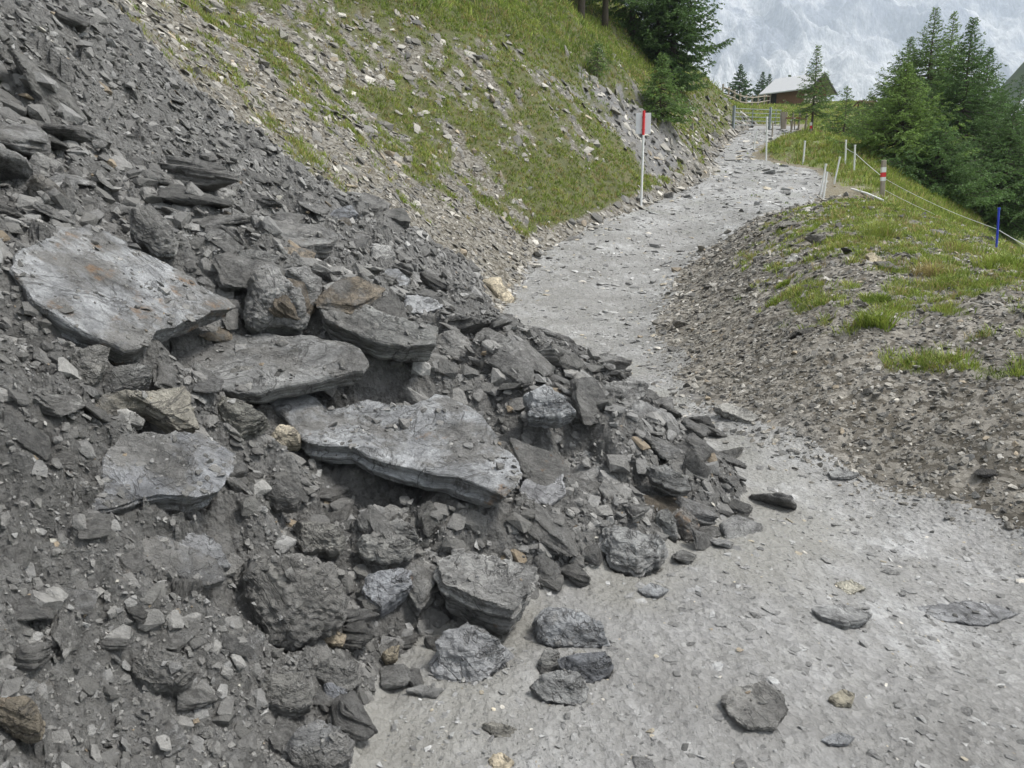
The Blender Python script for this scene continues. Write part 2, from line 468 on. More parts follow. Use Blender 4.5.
def mat_slope(name, soil, flake, turf):
    q = NT(name); v = q.coord(); vs = q.coord((1, 1, 1.8))
    n1 = q.noise(.9, 7, .65, v); n2 = q.noise(9, 8, .7, v); n3 = q.noise(45, 6, .7, v)
    c = q.ramp(n1, [(.3, tuple(.75 * x for x in soil)), (.7, tuple(1.3 * x for x in soil))])
    fl = q.voro(13, vs); fl2 = q.voro(31, vs)
    m = q.n('ShaderNodeSeparateColor'); q.l(fl, m.inputs[0])
    c = q.mix(q.math('MULTIPLY', q.ramp(m.outputs[0], [(.5, 0.), (.62, 1.)]), .75), c, q.mix(m.outputs[1], flake, tuple(.6 * x for x in flake)))
    m2 = q.n('ShaderNodeSeparateColor'); q.l(fl2, m2.inputs[0])
    c = q.mix(q.math('MULTIPLY', q.ramp(m2.outputs[0], [(.55, 0.), (.66, 1.)]), .7), c, q.mix(m2.outputs[1], flake, soil))
    c = q.mix(q.math('MULTIPLY', q.attr('wet').outputs['Fac'], q.ramp(n2, [(.3, .2), (.55, .9)])), c, q.mix(n3, (.10, .10, .10), (.22, .22, .225)))
    g = q.mix(q.ramp(n2, [(.3, 0.), (.7, 1.)]), turf, tuple(x * 1.6 for x in turf))
    g = q.mix(q.ramp(q.noise(2.2, 5, .6, v), [(.5, 0.), (.7, .55)]), g, (.13, .105, .045))
    a = q.attr('veg').outputs['Fac']
    cov = q.ramp(q.math('ADD', a, q.math('MULTIPLY', q.math('SUBTRACT', n3, .5), .9)), [(.40, 0.), (.62, 1.)])
    c = q.mix(q.math('MULTIPLY', cov, .9), c, g)
    b = q.bump(n3, .012, .8); b = q.bump(fl, .02, .5, b); b = q.bump(n2, .05, .6, b)
    return q.out(c, .85, b, .3)

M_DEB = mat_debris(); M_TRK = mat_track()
M_HIL = mat_slope('stony hillside soil', (.078, .068, .051), (.27, .255, .22), (.058, .064, .020))
M_BNK = mat_slope('stony bank soil', (.088, .078, .062), (.32, .298, .26), (.090, .105, .032))
M_MED = mat_slope('meadow turf', (.12, .10, .06), (.25, .23, .18), (.10, .13, .030))

# ---- the sheet, as one polar grid cut into its surfaces
def build_ground():
    ang = np.radians(np.linspace(-60, 52, 900)); rr = np.geomspace(.75, 255, 1150)
    A, R = np.meshgrid(ang, rr, indexing='ij')
    X, Y = np.sin(A) * R, np.cos(A) * R + CY * .35
    Z = Hd(X, Y)
    Z = Z - smoothstep(125, 250, R) * 55 * smoothstep(0, 1, (R - 125) / 110)
    V = np.stack([X, Y, Z], -1).reshape(-1, 3); vg = veg(X, Y).ravel(); s_ = XL(Y) - X; wm = np.maximum(wetmud(X, Y), np.exp(-((Y - 27 - .4 * np.maximum(s_, 0)) / 3.2) ** 2) * smoothstep(.2, 1.0, s_) * smoothstep(6.2, 4.0, s_)).ravel()
    na, nr = X.shape
    i, j = np.meshgrid(np.arange(na - 1), np.arange(nr - 1), indexing='ij')
    F = np.stack([i * nr + j, i * nr + j + 1, (i + 1) * nr + j + 1, (i + 1) * nr + j], -1).reshape(-1, 4)
    F = F[:, ::-1]
    fc = V[F].mean(1); rg = region(fc[:, 0], fc[:, 1])
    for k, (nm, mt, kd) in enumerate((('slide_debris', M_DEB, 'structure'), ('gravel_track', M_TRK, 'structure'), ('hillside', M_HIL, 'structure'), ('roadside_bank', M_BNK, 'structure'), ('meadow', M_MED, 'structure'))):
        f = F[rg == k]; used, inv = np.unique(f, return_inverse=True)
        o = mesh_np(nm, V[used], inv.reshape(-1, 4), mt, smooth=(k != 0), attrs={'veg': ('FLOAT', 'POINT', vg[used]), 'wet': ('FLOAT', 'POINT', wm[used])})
        tag(o, kind=kd)
# ------------------------------------------------------------------ rocks
def mat_rock():
    q = NT('schist rock'); v = q.coord()
    oi = q.n('ShaderNodeObjectInfo')
    base = oi.outputs['Color']
    vo = q.n('ShaderNodeVectorMath', operation='ADD'); q.l(v, vo.inputs[0]); q.l(oi.outputs['Random'], vo.inputs[1]); v = vo.outputs[0]
    n1 = q.noise(5, 8, .65, v); n2 = q.noise(26, 8, .7, v); n3 = q.noise(110, 4, .7, v)
    c = q.mix(1.0, base, q.ramp(n1, [(.28, .66), (.5, 1.0), (.72, 1.28)]), 'MULTIPLY')
    c = q.mix(.7, c, q.mix(1.0, c, q.ramp(n2, [(.3, .45), (.7, 1.5)]), 'MULTIPLY'))
    cr = q.noise(2.6, 6, .55, q.coord((1, 1, 1)), 1.2); crk = q.ramp(cr, [(.485, 0.), (.4975, 1.), (.51, 0.)])
    cr2 = q.noise(9, 5, .5, v, .8); crk2 = q.math('MULTIPLY', q.ramp(cr2, [(.488, 0.), (.4985, 1.), (.509, 0.)]), .6)
    crk = q.math('MULTIPLY', q.math('MAXIMUM', crk, crk2), .75)
    c = q.mix(crk, c, (.06, .058, .055))
    mud = q.n('ShaderNodeAttribute', attribute_type='OBJECT', attribute_name='mud').outputs['Fac']
    mm = q.math('MULTIPLY', q.ramp(q.math('ADD', q.noise(3.3, 7, .7, v), q.math('MULTIPLY', mud, .32)), [(.60, 0.), (.70, 1.)]), .92)
    c = q.mix(mm, c, q.ramp(n2, [(.3, (.135, .131, .121)), (.7, (.26, .253, .24))]))
    bd = q.attr('bed').outputs['Fac']; cx = q.n('ShaderNodeCombineXYZ'); q.l(bd, cx.inputs[2])
    sc = q.n('ShaderNodeVectorMath', operation='SCALE'); q.l(v, sc.inputs[0]); sc.inputs['Scale'].default_value = .07
    ad = q.n('ShaderNodeVectorMath', operation='ADD'); q.l(cx.outputs[0], ad.inputs[0]); q.l(sc.outputs[0], ad.inputs[1])
    bedn = q.noise(62, 5, .65, ad.outputs[0]); c = q.mix(.75, c, q.mix(1.0, c, q.ramp(bedn, [(.36, .42), (.5, 1.), (.66, 1.35)]), 'MULTIPLY'))
    rust = q.n('ShaderNodeAttribute', attribute_type='OBJECT', attribute_name='rust').outputs['Fac']
    rm = q.ramp(q.math('ADD', q.noise(7, 5, .65, v), q.math('MULTIPLY', rust, .22)), [(.70, 0.), (.80, .75)])
    c = q.mix(rm, c, (.27, .165, .085))
    b = q.bump(n3, .012, 1.0); b = q.bump(q.noise(48, 4, .6, q.coord((1, 1, 2.2)), 1.5), .022, 1.0, b); b = q.bump(n2, .035, 1.0, b); b = q.bump(n1, .02, .4, b); b = q.bump(bedn, .02, .8, b); b = q.bump(q.math('SUBTRACT', 1.0, crk), .012, .8, b)
    return q.out(c, q.ramp(n2, [(.3, .5), (.65, .8)]), b, .45)
M_ROCK = mat_rock()

def remesh(verts, faces, voxel):
    me = bpy.data.meshes.new('tmp'); me.from_pydata([tuple(v) for v in verts], [], [list(map(int, f)) for f in faces]); me.update()
    o = bpy.data.objects.new('tmp', me); COL.objects.link(o)
    md = o.modifiers.new('r', 'REMESH'); md.mode = 'VOXEL'; md.voxel_size = voxel; md.adaptivity = 0
    dg = bpy.context.evaluated_depsgraph_get(); dg.update()
    ev = o.evaluated_get(dg); m2 = ev.to_mesh()
    V = np.empty(len(m2.vertices) * 3, np.float32); m2.vertices.foreach_get('co', V)
    N = np.empty(len(m2.vertices) * 3, np.float32); m2.vertices.foreach_get('normal', N)
    F = np.empty(len(m2.loops), np.int32); m2.loops.foreach_get('vertex_index', F)
    ev.to_mesh_clear(); bpy.data.objects.remove(o); bpy.data.meshes.remove(me)
    return V.reshape(-1, 3).astype(float), N.reshape(-1, 3).astype(float), F.reshape(-1, 4)

def weather(V, N, L, seed, layer=1.0, lump=1.0, up=(0, 0, 1)):
    """fracture facets, bedding steps and grain; V in metres, bedding normal = up"""
    up = np.asarray(up, float); P = V / L + seed * 3.7
    q = lambda s, k: vnoise3(P[:, 0] * s, P[:, 1] * s, P[:, 2] * s, seed + k)
    d = .036 * q(3, 1) + .026 * q(7, 2) + .022 * q(15, 3) + .016 * q(32, 4)
    d = d * lump * .8
    w = (V @ up) / L
    side = 1 - np.abs(N @ up)
    bed = w * 24 + 1.1 * q(2.2, 5) + seed
    st = _hash(np.floor(bed), np.zeros_like(bed), np.zeros_like(bed), seed + 9) - .5
    d += layer * .062 * st * np.clip(side * 1.6, 0, 1)
    a_ = np.cross(up, [.3, .8, .5]); a_ /= np.linalg.norm(a_); pa, pb = P @ a_, P @ np.cross(up, a_)
    tp = vnoise3(pa * 1.3, pb * 5.2, 0 * pa + seed, seed + 6) + .5 * vnoise3(pa * 5, pb * 11, 0 * pa + seed, seed + 7)
    fr = tp * 3.0; d += layer * .011 * (np.floor(fr) + smoothstep(.25, .75, fr - np.floor(fr))) * np.clip(lump, .4, 1) * (1 - np.clip(side * 1.8, 0, 1))
    return V + N * (d * L)[:, None]

def make_rock(name, poly, thick, nrm=(.5, .3, .2), rise=.6, col=(.2, .2, .19), seed=1, mud=.3, rust=0., layer=1., lump=1., taper=.86, res=64, label=None, cat='rock', anchor=None, slant=(0, 0)):
    pp = np.array(poly, float); c = pp.mean(0) if anchor is None else np.array(anchor, float)
    P0 = hit(*c); mpp = float(project(P0)[2]) / FPX
    tn = normal_at(np.array(P0[0]), np.array(P0[1]), .25)
    cam = np.array([0, 0, CAM_Z]) - P0; cam /= np.linalg.norm(cam)
    n = nrm[0] * tn + nrm[1] * np.array([0, 0, 1.]) + nrm[2] * cam
    if len(nrm) > 3: n = n + nrm[3] * np.array([1., 0, 0])
    n /= np.linalg.norm(n)
    t = thick * mpp
    O = P0 + n * t * rise
    o3 = []
    for x, y in pp:
        d = ray(x, y); k = ((O - np.array([0, 0, CAM_Z])) @ n) / (d @ n)
        o3.append(np.array([0, 0, CAM_Z]) + d * k)
    o3 = np.array(o3); base = o3.mean(0)
    u = np.cross([0, 1., 0], n); u /= np.linalg.norm(u); w = np.cross(n, u)
    HERO_POLY.append((o3[:, :2].copy(), O, n, t))
    L2 = np.stack([(o3 - base) @ u, (o3 - base) @ w], 1)
    # a broken outline: extra points with small offsets
    ext = np.ptp(L2, axis=0).max(); rs = np.random.default_rng(seed)
    ring = []
    for a, b in zip(L2, np.roll(L2, -1, 0)):
        k = max(1, int(np.linalg.norm(b - a) / (ext * .06)))
        for i in range(k):
            p = a + (b - a) * i / k
            if i: p = p + rs.normal(0, ext * .013, 2)
            ring.append(p)
    ring = np.array(ring)
    area = .5 * np.sum(ring[:, 0] * np.roll(ring[:, 1], -1) - ring[:, 1] * np.roll(ring[:, 0], -1))
    if area < 0: ring = ring[::-1]
    camw = nrm[2] / sum(nrm[:3]); m = len(ring); cc = ring.mean(0); sl = np.array(slant) * t
    lv = [(0, .985), (-t * .12, 1.0), (-t * .55, (1 + taper) / 2 + .02), (-t, taper)]
    if camw > .36:   # a block: a ridge divides its top from its front
        upw = np.array([0, 0, 1.]) ; up2 = np.array([upw @ u, upw @ w]); up2 /= np.linalg.norm(up2) + 1e-9
        lv = [(t * rs.uniform(.30, .48), .50)] + lv
    V = []
    for z, s in lv:
        r = cc + (ring - cc) * s + sl * (-z / t)
        if z > 0: r = cc + (ring - cc) * np.array([.72, .30]) + up2 * ext * rs.uniform(.02, .12) + rs.normal(0, ext * .03, 2)
        V += [(*p, z) for p in r]
    F = []
    for a in range(len(lv) - 1):
        for i in range(m):
            j = (i + 1) % m; F.append((a * m + j, a * m + i, (a + 1) * m + i, (a + 1) * m + j))
    F.append(list(range(m))); nl = len(lv); F.append(list(range((nl - 1) * m, nl * m))[::-1])
    Vr, Nr, Fr = remesh(V, F, max(ext / res, t / 14 if t < ext * .1 else 0.0005))
    Vr = weather(Vr, Nr, ext, seed, layer * min(1.0, t / ext * 3.5), lump * min(1, .35 + t / ext * 1.8))
    W = Vr[:, 0:1] * u + Vr[:, 1:2] * w + Vr[:, 2:3] * n
    ob = mesh_np(name, W, Fr, M_ROCK, attrs={'bed': ('FLOAT', 'POINT', Vr[:, 2])}); ob.location = base
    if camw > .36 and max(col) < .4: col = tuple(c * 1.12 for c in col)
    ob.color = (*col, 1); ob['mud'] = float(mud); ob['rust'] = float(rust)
    return tag(ob, label, cat)

PALE, GREY, DARK, TAN, WHITE, MUD = (.27, .275, .28), (.19, .19, .188), (.115, .113, .108), (.30, .27, .21), (.48, .46, .42), (.125, .121, .112)
FLAT, BLK, STAND = (.45, .45, .1), (.25, .35, .45), (.1, .2, .8)
R_ = [
 # name, polygon in the photograph, thickness px, normal mix, rise, colour, mud, rust, layer, lump, label
 ('rock_slab', [(48,235),(70,227),(88,223),(108,229),(141,248),(176,267),(205,285),(231,297),(239,307),(231,310),(214,311),(202,320),(179,327),(158,332),(152,344),(126,352),(111,344),(67,323),(29,297),(9,267),(18,247)], 26, (.8,.2,.2), 1.5, (.29,.295,.30), .50, .55, .6, .45, 'huge pale grey slab with rusty flecks, highest of the big slabs in the slide'),
 ('rock_slab', [(164,360),(190,346),(230,335),(300,335),(340,341),(361,349),(369,363),(364,371),(338,376),(303,383),(279,387),(259,393),(225,390),(195,375)], 17, (.3,.75,.2), 1.15, (.2,.2,.195), .45, .1, 1.2, .5, 'broad muddy slab jutting out over a dark gap below the huge pale slab'),
 ('rock_slab', [(266,397),(279,390),(300,394),(325,408),(351,405),(367,397),(385,402),(409,405),(436,394),(462,405),(484,421),(500,437),(516,458),(517,485),(505,497),(478,485),(457,477),(423,471),(399,466),(370,458),(351,447),(325,445),(303,440),(290,425)], 24, (.3,.75,.25), .9, (.25,.255,.26), .42, .35, 1.5, .6, 'long smooth light grey slab with layered brown front edge in middle of slide'),
 ('rock_slab', [(106,448),(119,434),(149,430),(191,433),(215,437),(239,452),(236,471),(223,490),(199,497),(170,495),(138,500),(114,509),(90,518),(80,516),(98,496),(101,466)], 26, (.55,.4,.3), 1.35, (.22,.225,.235), .60, .0, .9, .7, 'thick rounded grey slab with bluish face and muddy left end at left of slide'),
 ('rock', [(252,276),(264,267),(274,266),(286,280),(300,294),(309,320),(302,328),(278,323),(252,329),(245,315)], 34, (.2,.3,.6), .55, (.21,.207,.2), .3, .1, .5, 1.3, 'angular pointed grey rock standing just right of the huge pale slab'),
 ('rock', [(438,561),(453,553),(490,556),(540,567),(530,588),(514,609),(490,603),(462,592),(441,582)], 36, (.15,.85,.15), .92, (.235,.232,.222), .25, .15, 1.2, .6, 'large squared block with flat top and layered front face at foot of slide'),
 ('rock', [(431,657),(447,628),(468,620),(490,632),(505,644),(510,654),(497,670),(478,689),(452,681),(433,675)], 40, (.1,.5,.55), .55, (.205,.207,.21), .02, .0, 2.2, .8, 'striped grey rock with fine layers leaning below the squared block'),
 ('rock', [(534,617),(548,606),(580,612),(606,633),(610,644),(590,649),(553,645),(537,636)], 30, (.1,.5,.5), .6, (.21,.215,.22), .08, .1, .6, 1.0, 'bluish grey rock lying on the track right of the squared block'),
 ('rock', [(528,685),(553,674),(577,674),(588,685),(585,698),(574,705),(542,697)], 20, (.1,.55,.45), .75, (.2,.2,.195), .02, .05, .8, 1.0, 'grey rock nearest the camera on the muddy track, front of a cluster of three'),
 ('rock', [(558,660),(570,655),(606,653),(614,665),(609,674),(590,684),(572,680)], 22, (.1,.5,.5), .7, (.15,.155,.165), .02, .0, .7, 1.0, 'dark blue grey rock behind the front rock in the cluster of three on the track'),
 ('rock', [(537,665),(545,649),(560,652),(557,668),(540,674)], 18, (.1,.4,.6), .6, (.16,.158,.15), .15, .0, .8, 1.0, 'small upright rock at left of the cluster of three on the track'),
 ('boulder', [(246,575),(250,556),(275,552),(300,552),(330,565),(345,590),(348,612),(335,630),(300,642),(272,640),(258,615)], 62, (.1,.45,.55,.45), .55, (.125,.121,.112), .75, .0, .2, 1.4, 'big mud coated boulder with a sharp ridge left of the squared block'),
 ('rock', [(362,590),(367,575),(399,567),(412,572),(412,585),(380,608)], 24, (.1,.5,.5), .65, (.20,.205,.215), .05, .4, .6, .9, 'blue grey rock with rusty left corner between mud boulder and squared block'),
 ('rock', [(601,527),(622,527),(650,534),(668,547),(662,560),(640,574),(612,563),(602,545)], 36, (.1,.5,.5), .6, (.21,.21,.205), .25, .1, .9, 1.0, 'chunky grey rock at right foot of the slide where it meets the track'),
 ('rock', [(672,514),(684,506),(694,518),(701,532),(686,543),(677,530)], 24, (.1,.3,.7), .6, (.2,.19,.175), .1, .75, .5, .8, 'small rock with an orange stain at right edge of the slide'),
 ('rock', [(657,512),(668,508),(676,522),(678,540),(664,534),(656,522)], 22, (.1,.3,.7), .6, (.22,.22,.21), .1, .1, .5, .8, 'pale angular rock leaning on the orange stained rock'),
 ('rock_slab', [(646,466),(665,465),(686,480),(691,490),(675,490),(652,479)], 14, (.2,.4,.4), .9, (.14,.14,.135), .2, .0, 1., .7, 'dark slab lying above the orange stained rock'),
 ('rock', [(597,391),(620,381),(649,385),(643,397),(627,409),(610,403)], 16, (.1,.5,.4), .95, (.2,.198,.19), .3, .0, .8, 1.0, 'muddy slab tilted at the far right corner of the slide beside the track'),
 ('rock', [(524,395),(545,383),(569,402),(576,412),(553,417),(529,416)], 22, (.2,.4,.5), .75, (.25,.255,.26), .12, .0, .6, .9, 'light grey block beyond the long smooth slab near the track'),
 ('rock_slab', [(527,474),(545,466),(564,472),(566,493),(550,506),(527,501),(519,490)], 10, (.5,.4,.2), .8, (.30,.30,.305), .1, .0, .4, .5, 'flat pale plate lying at right end of the long smooth slab'),
 ('boulder', [(26,184),(44,177),(62,188),(69,205),(59,215),(38,206)], 32, (.1,.4,.5), .6, (.135,.125,.108), .5, .15, .2, 1.2, 'brownish rounded boulder above the huge pale slab at left edge'),
 ('rock_slab', [(130,208),(149,204),(166,219),(179,235),(176,253),(161,256),(142,241),(130,232)], 22, (.3,.2,.6), .75, (.19,.187,.178), .4, .0, .6, .9, 'grey squarish slab resting against the upper edge of the huge pale slab'),
 ('rock_slab', [(232,226),(255,220),(290,220),(322,226),(338,236),(332,244),(300,247),(262,246),(237,240)], 16, (.35,.6,.2), 1.1, (.175,.173,.166), .4, .0, 1., .7, 'long dark muddy slab lying across the top of the slide'),
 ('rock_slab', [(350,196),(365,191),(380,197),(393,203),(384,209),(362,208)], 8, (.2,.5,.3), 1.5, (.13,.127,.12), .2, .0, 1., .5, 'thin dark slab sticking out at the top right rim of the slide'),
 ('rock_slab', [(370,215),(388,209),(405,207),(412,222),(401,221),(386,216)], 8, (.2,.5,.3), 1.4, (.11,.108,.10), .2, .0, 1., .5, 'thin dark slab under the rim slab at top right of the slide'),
 ('rock_slab', [(319,302),(347,298),(368,306),(388,314),(420,322),(437,328),(437,343),(415,344),(388,343),(362,336),(347,330),(326,318)], 24, (.3,.5,.35), .9, (.2,.2,.19), .38, .2, 1.2, .7, 'long muddy wedge of rock above the long smooth slab'),
 ('rock', [(401,299),(417,294),(437,300),(443,306),(428,312),(408,312)], 14, (.2,.5,.4), .9, (.42,.425,.43), .0, .0, .4, .7, 'bright whitish rock in the upper middle of the slide'),
 ('rock', [(370,249),(391,245),(396,256),(385,264),(372,261)], 16, (.2,.5,.4), .8, (.36,.355,.34), .0, .05, .5, .8, 'small whitish rock near the top right of the slide'),
 ('rock', [(481,280),(499,277),(508,288),(515,300),(507,308),(493,292)], 14, (.2,.5,.4), .9, (.52,.45,.33), .0, .3, .3, 1.1, 'cream coloured quartz rock where the slide meets the far track'),
 ('rock', [(269,438),(279,425),(295,428),(302,436),(301,444),(274,447)], 16, (.1,.4,.6), .7, (.52,.46,.36), .0, .45, .3, 1.1, 'white and rust quartz stone left of the long smooth slab'),
 ('rock', [(69,357),(97,343),(111,346),(108,373),(88,393),(70,374)], 28, (.1,.3,.6,.2), .65, (.165,.16,.148), .3, .25, .5, 1.0, 'upright brown grey block below the huge pale slab at left'),
 ('rock_slab', [(74,424),(90,412),(114,401),(150,392),(184,385),(192,402),(199,428),(178,432),(160,420),(145,408),(120,414),(90,428)], 22, (.1,.35,.6), .8, (.24,.225,.19), .25, .35, 1.3, .8, 'tan edged wedge shaped slab above the thick rounded slab'),
 ('stone', [(116,410),(127,408),(146,420),(143,426),(122,422)], 8, (.2,.5,.4), 1.6, (.25,.245,.23), .0, .0, .5, .7, 'small oval stone lying on the tan edged wedge slab'),
 ('rock', [(221,387),(228,373),(245,366),(261,364),(262,376),(252,396),(235,391)], 16, (.1,.2,.8), 1.2, (.175,.17,.155), .2, .1, .4, .6, 'square edged brown grey stone standing on the broad muddy slab'),
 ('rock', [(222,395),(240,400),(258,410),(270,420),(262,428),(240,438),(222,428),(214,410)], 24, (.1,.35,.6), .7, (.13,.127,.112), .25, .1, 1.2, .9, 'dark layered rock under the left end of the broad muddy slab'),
 ('rock', [(292,524),(315,521),(338,526),(347,538),(340,552),(322,548),(303,552)], 26, (.1,.4,.55), .7, (.17,.165,.15), .35, .4, .7, .9, 'brown stained rock just above the big mud coated boulder'),
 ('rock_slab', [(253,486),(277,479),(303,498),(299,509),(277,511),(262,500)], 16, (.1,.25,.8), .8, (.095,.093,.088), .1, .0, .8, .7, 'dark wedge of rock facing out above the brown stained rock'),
 ('rock', [(378,530),(396,517),(415,530),(419,537),(398,540)], 16, (.15,.5,.4), .9, (.16,.158,.15), .35, .0, .6, 1., 'small pyramid shaped rock above the blue grey rusty rock'),
 ('rock', [(356,544),(377,535),(398,538),(415,543),(412,556),(383,562),(364,556)], 22, (.15,.5,.4), .8, (.165,.162,.152), .4, .0, .7, 1., 'muddy flat topped rock right above the blue grey rusty rock'),
 ('rock_slab', [(810,607),(842,604),(873,613),(868,618),(844,623),(820,616)], 9, (.3,.9,.0), 1.0, (.27,.27,.265), .02, .0, .8, .5, 'flat grey slab with dark shadowed edge lying on the track at right'),
 ('rock_slab', [(913,608),(940,603),(966,600),(1000,605),(1022,613),(985,625),(940,620)], 5, (.4,.9,.0), 1.0, (.29,.292,.298), .05, .0, .6, .5, 'wide thin slab half sunk in the track near right edge of the photo'),
 ('rock_slab', [(722,698),(735,685),(760,681),(782,689),(789,708),(777,727),(748,727),(730,715)], 9, (.3,.9,.0), .95, (.195,.19,.178), .3, .0, .5, .7, 'round brownish grey slab lying flat on the track in front'),
 ('stone', [(834,583),(852,579),(866,588),(848,595)], 10, (.2,.6,.3), .85, (.36,.34,.28), .0, .15, .4, .9, 'yellowish stone on the track just behind the flat grey slab'),
 ('stone', [(828,697),(842,689),(855,693),(852,702),(836,705)], 9, (.2,.6,.3), .85, (.34,.31,.24), .0, .4, .4, .9, 'small tan stone on the track right of the round slab'),
 ('rock_slab', [(820,739),(839,731),(856,737),(848,744),(828,744)], 4, (.3,.9,.0), .9, (.25,.255,.262), .0, .0, .5, .5, 'small flat bluish slab at bottom of track below the tan stone'),
 ('rock_slab', [(712,406),(726,402),(745,408),(761,417),(750,422),(730,414)], 8, (.3,.6,.2), 1.0, (.31,.30,.275), .0, .1, .8, .6, 'pale thin slab at foot of the right bank beside the track'),
 ('rock_slab', [(827,472),(839,468),(862,473),(850,477),(832,477)], 5, (.3,.8,.1), 1.2, (.22,.22,.215), .0, .0, .8, .5, 'dark edged thin slab at toe of the right bank'),
 ('rock', [(865,254),(872,252),(884,258),(894,266),(884,269),(870,262)], 7, (.3,.5,.4), 1.0, (.50,.43,.30), .0, .25, .4, .8, 'cream coloured flat stone in the grass of the right bank'),
 ('rock', [(783,261),(794,254),(803,259),(797,267),(787,266)], 8, (.2,.4,.5), .8, (.42,.41,.38), .0, .0, .4, .9, 'whitish stone on the right bank near the track edge'),
 ('rock', [(-14,700),(4,697),(27,695),(38,708),(44,721),(42,737),(27,735),(0,722),(-14,718)], 26, (.1,.35,.6), .7, (.15,.13,.10), .1, .55, .9, .9, 'brown stained rock at bottom left corner of the photo'),
 ('boulder', [(130,668),(145,655),(159,652),(186,655),(197,670),(186,684),(149,684)], 26, (.15,.5,.4), .7, (.13,.127,.118), .7, .0, .4, 1.2, 'mud coated lump of rock in the fine debris at lower left'),
 ('boulder', [(287,750),(298,729),(319,720),(340,730),(354,742),(352,758),(330,768),(300,764)], 32, (.15,.5,.4), .65, (.16,.16,.158), .45, .0, .3, 1.1, 'grey muddy rock at bottom edge left of the muddy track'),
 ('rock', [(312,672),(327,662),(345,662),(362,664),(359,684),(350,690),(330,685)], 22, (.15,.5,.4), .7, (.15,.147,.138), .45, .0, .6, 1., 'muddy brown rock below the big mud coated boulder'),
 ('stone', [(323,685),(332,682),(350,695),(348,703),(338,707),(326,702)], 12, (.1,.4,.6), .8, (.145,.15,.16), .0, .0, .6, .7, 'smooth slate blue stone in front of the muddy brown rock'),
 ('rock', [(258,682),(270,675),(303,670),(313,690),(311,704),(290,712),(265,702)], 22, (.15,.5,.4), .65, (.14,.136,.125), .6, .0, .3, 1.2, 'crumbly mud block left of the slate blue stone'),
 ('stone', [(319,634),(330,628),(347,635),(343,644),(325,643)], 10, (.1,.5,.5), .8, (.27,.225,.165), .0, .45, .5, .9, 'tan brown stone under the right corner of the big mud boulder'),
 ('stone', [(381,656),(391,646),(400,645),(397,659),(386,662)], 10, (.1,.4,.6), .8, (.22,.19,.14), .0, .3, .5, .9, 'small brown speckled stone alone on the muddy floor'),
 ('stone', [(404,689),(423,684),(444,688),(437,697),(418,693)], 5, (.2,.8,.1), 1.1, (.19,.188,.18), .1, .0, 1., .5, 'thin shard lying below the striped grey rock'),
 ('stone', [(481,724),(492,721),(508,725),(518,729),(509,738),(493,737)], 9, (.1,.6,.4), .8, (.44,.42,.37), .0, .1, .5, .9, 'whitish rough stone at the bottom of the muddy track'),
 ('stone', [(488,760),(493,753),(502,752),(515,762),(509,770),(492,769)], 9, (.1,.6,.4), .8, (.5,.43,.32), .0, .3, .3, 1.1, 'cream lumpy stone at bottom edge below the whitish rough stone'),
 ('stone', [(637,589),(651,582),(670,589),(658,596),(643,594)], 4, (.2,.9,.0), .9, (.23,.235,.24), .0, .0, .6, .5, 'thin dark plate on the track right of the chunky foot rock'),
 ('stone', [(572,653),(580,649),(588,652),(586,656),(575,657)], 5, (.1,.6,.4), 3.0, (.46,.44,.40), .0, .0, .3, .9, 'little white stone lying on the dark blue grey rock'),
 ('rock_slab', [(222,545),(205,532),(190,530),(178,541),(186,556),(205,566),(230,566)], 22, (.35,.4,.35), .7, (.2,.202,.205), .35, .0, .6, .9, 'grey tilted rock right below the thick rounded slab'),
 ('rock_slab', [(137,540),(160,532),(190,545),(215,560),(228,578),(205,585),(170,572),(145,560)], 16, (.5,.4,.25), .5, (.17,.172,.175), .5, .0, .5, .8, 'half buried bluish plate under the thick rounded slab'),
 ('rock_slab', [(100,376),(130,363),(152,366),(153,378),(130,388),(104,393)], 20, (.2,.4,.5), .7, (.18,.178,.17), .4, .0, .6, 1., 'muddy block right of the upright brown block'),
 ('rock', [(335,210),(352,205),(358,214),(340,222),(325,222)], 12, (.2,.4,.5), 1., (.15,.155,.165), .1, .0, .8, .7, 'blue grey tilted plate under the thin rim slab'),
 ('rock_slab', [(236,252),(258,250),(280,256),(276,268),(262,266),(240,264)], 14, (.3,.4,.4), .8, (.165,.163,.155), .4, .0, .8, .9, 'muddy block behind the pointed rock'),
 ('rock', [(284,270),(306,267),(322,278),(320,300),(309,308),(300,292)], 24, (.2,.35,.6), .6, (.19,.187,.18), .35, .0, .6, .9, 'grey block tucked right behind the pointed rock'),
 ('rock_slab', [(372,270),(398,268),(410,278),(402,296),(385,290),(380,280)], 12, (.4,.4,.3), .7, (.24,.245,.25), .15, .0, .5, .6, 'smooth light plate beside the bright whitish rock'),
]
HERO_XY = []; TOPS = []
for k, (nm, poly, th, nr, ri, col, mud, rust, lay, lump, lab) in enumerate(R_):
    sz = max(np.ptp([p[0] for p in poly]), np.ptp([p[1] for p in poly]))
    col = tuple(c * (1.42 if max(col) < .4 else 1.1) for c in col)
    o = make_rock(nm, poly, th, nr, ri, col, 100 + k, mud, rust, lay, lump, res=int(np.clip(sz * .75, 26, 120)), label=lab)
    if sz > 55 and not nm.startswith('stone'):
        me = o.data; nf = len(me.polygons)
        ce = np.empty(nf * 3, np.float32); me.polygons.foreach_get('center', ce); ce = ce.reshape(-1, 3) + np.array(o.location)
        no = np.empty(nf * 3, np.float32); me.polygons.foreach_get('normal', no); no = no.reshape(-1, 3)
        m = (no[:, 2] > .55) & (fbm2(ce[:, 0] * 5, ce[:, 1] * 5, 400 + k, 3) > .32 - .8 * mud)
        TOPS.append((ce[m], no[m], mud, sz))
    HERO_XY.append((o.location.x, o.location.y, max(o.dimensions) * .5))
build_ground()
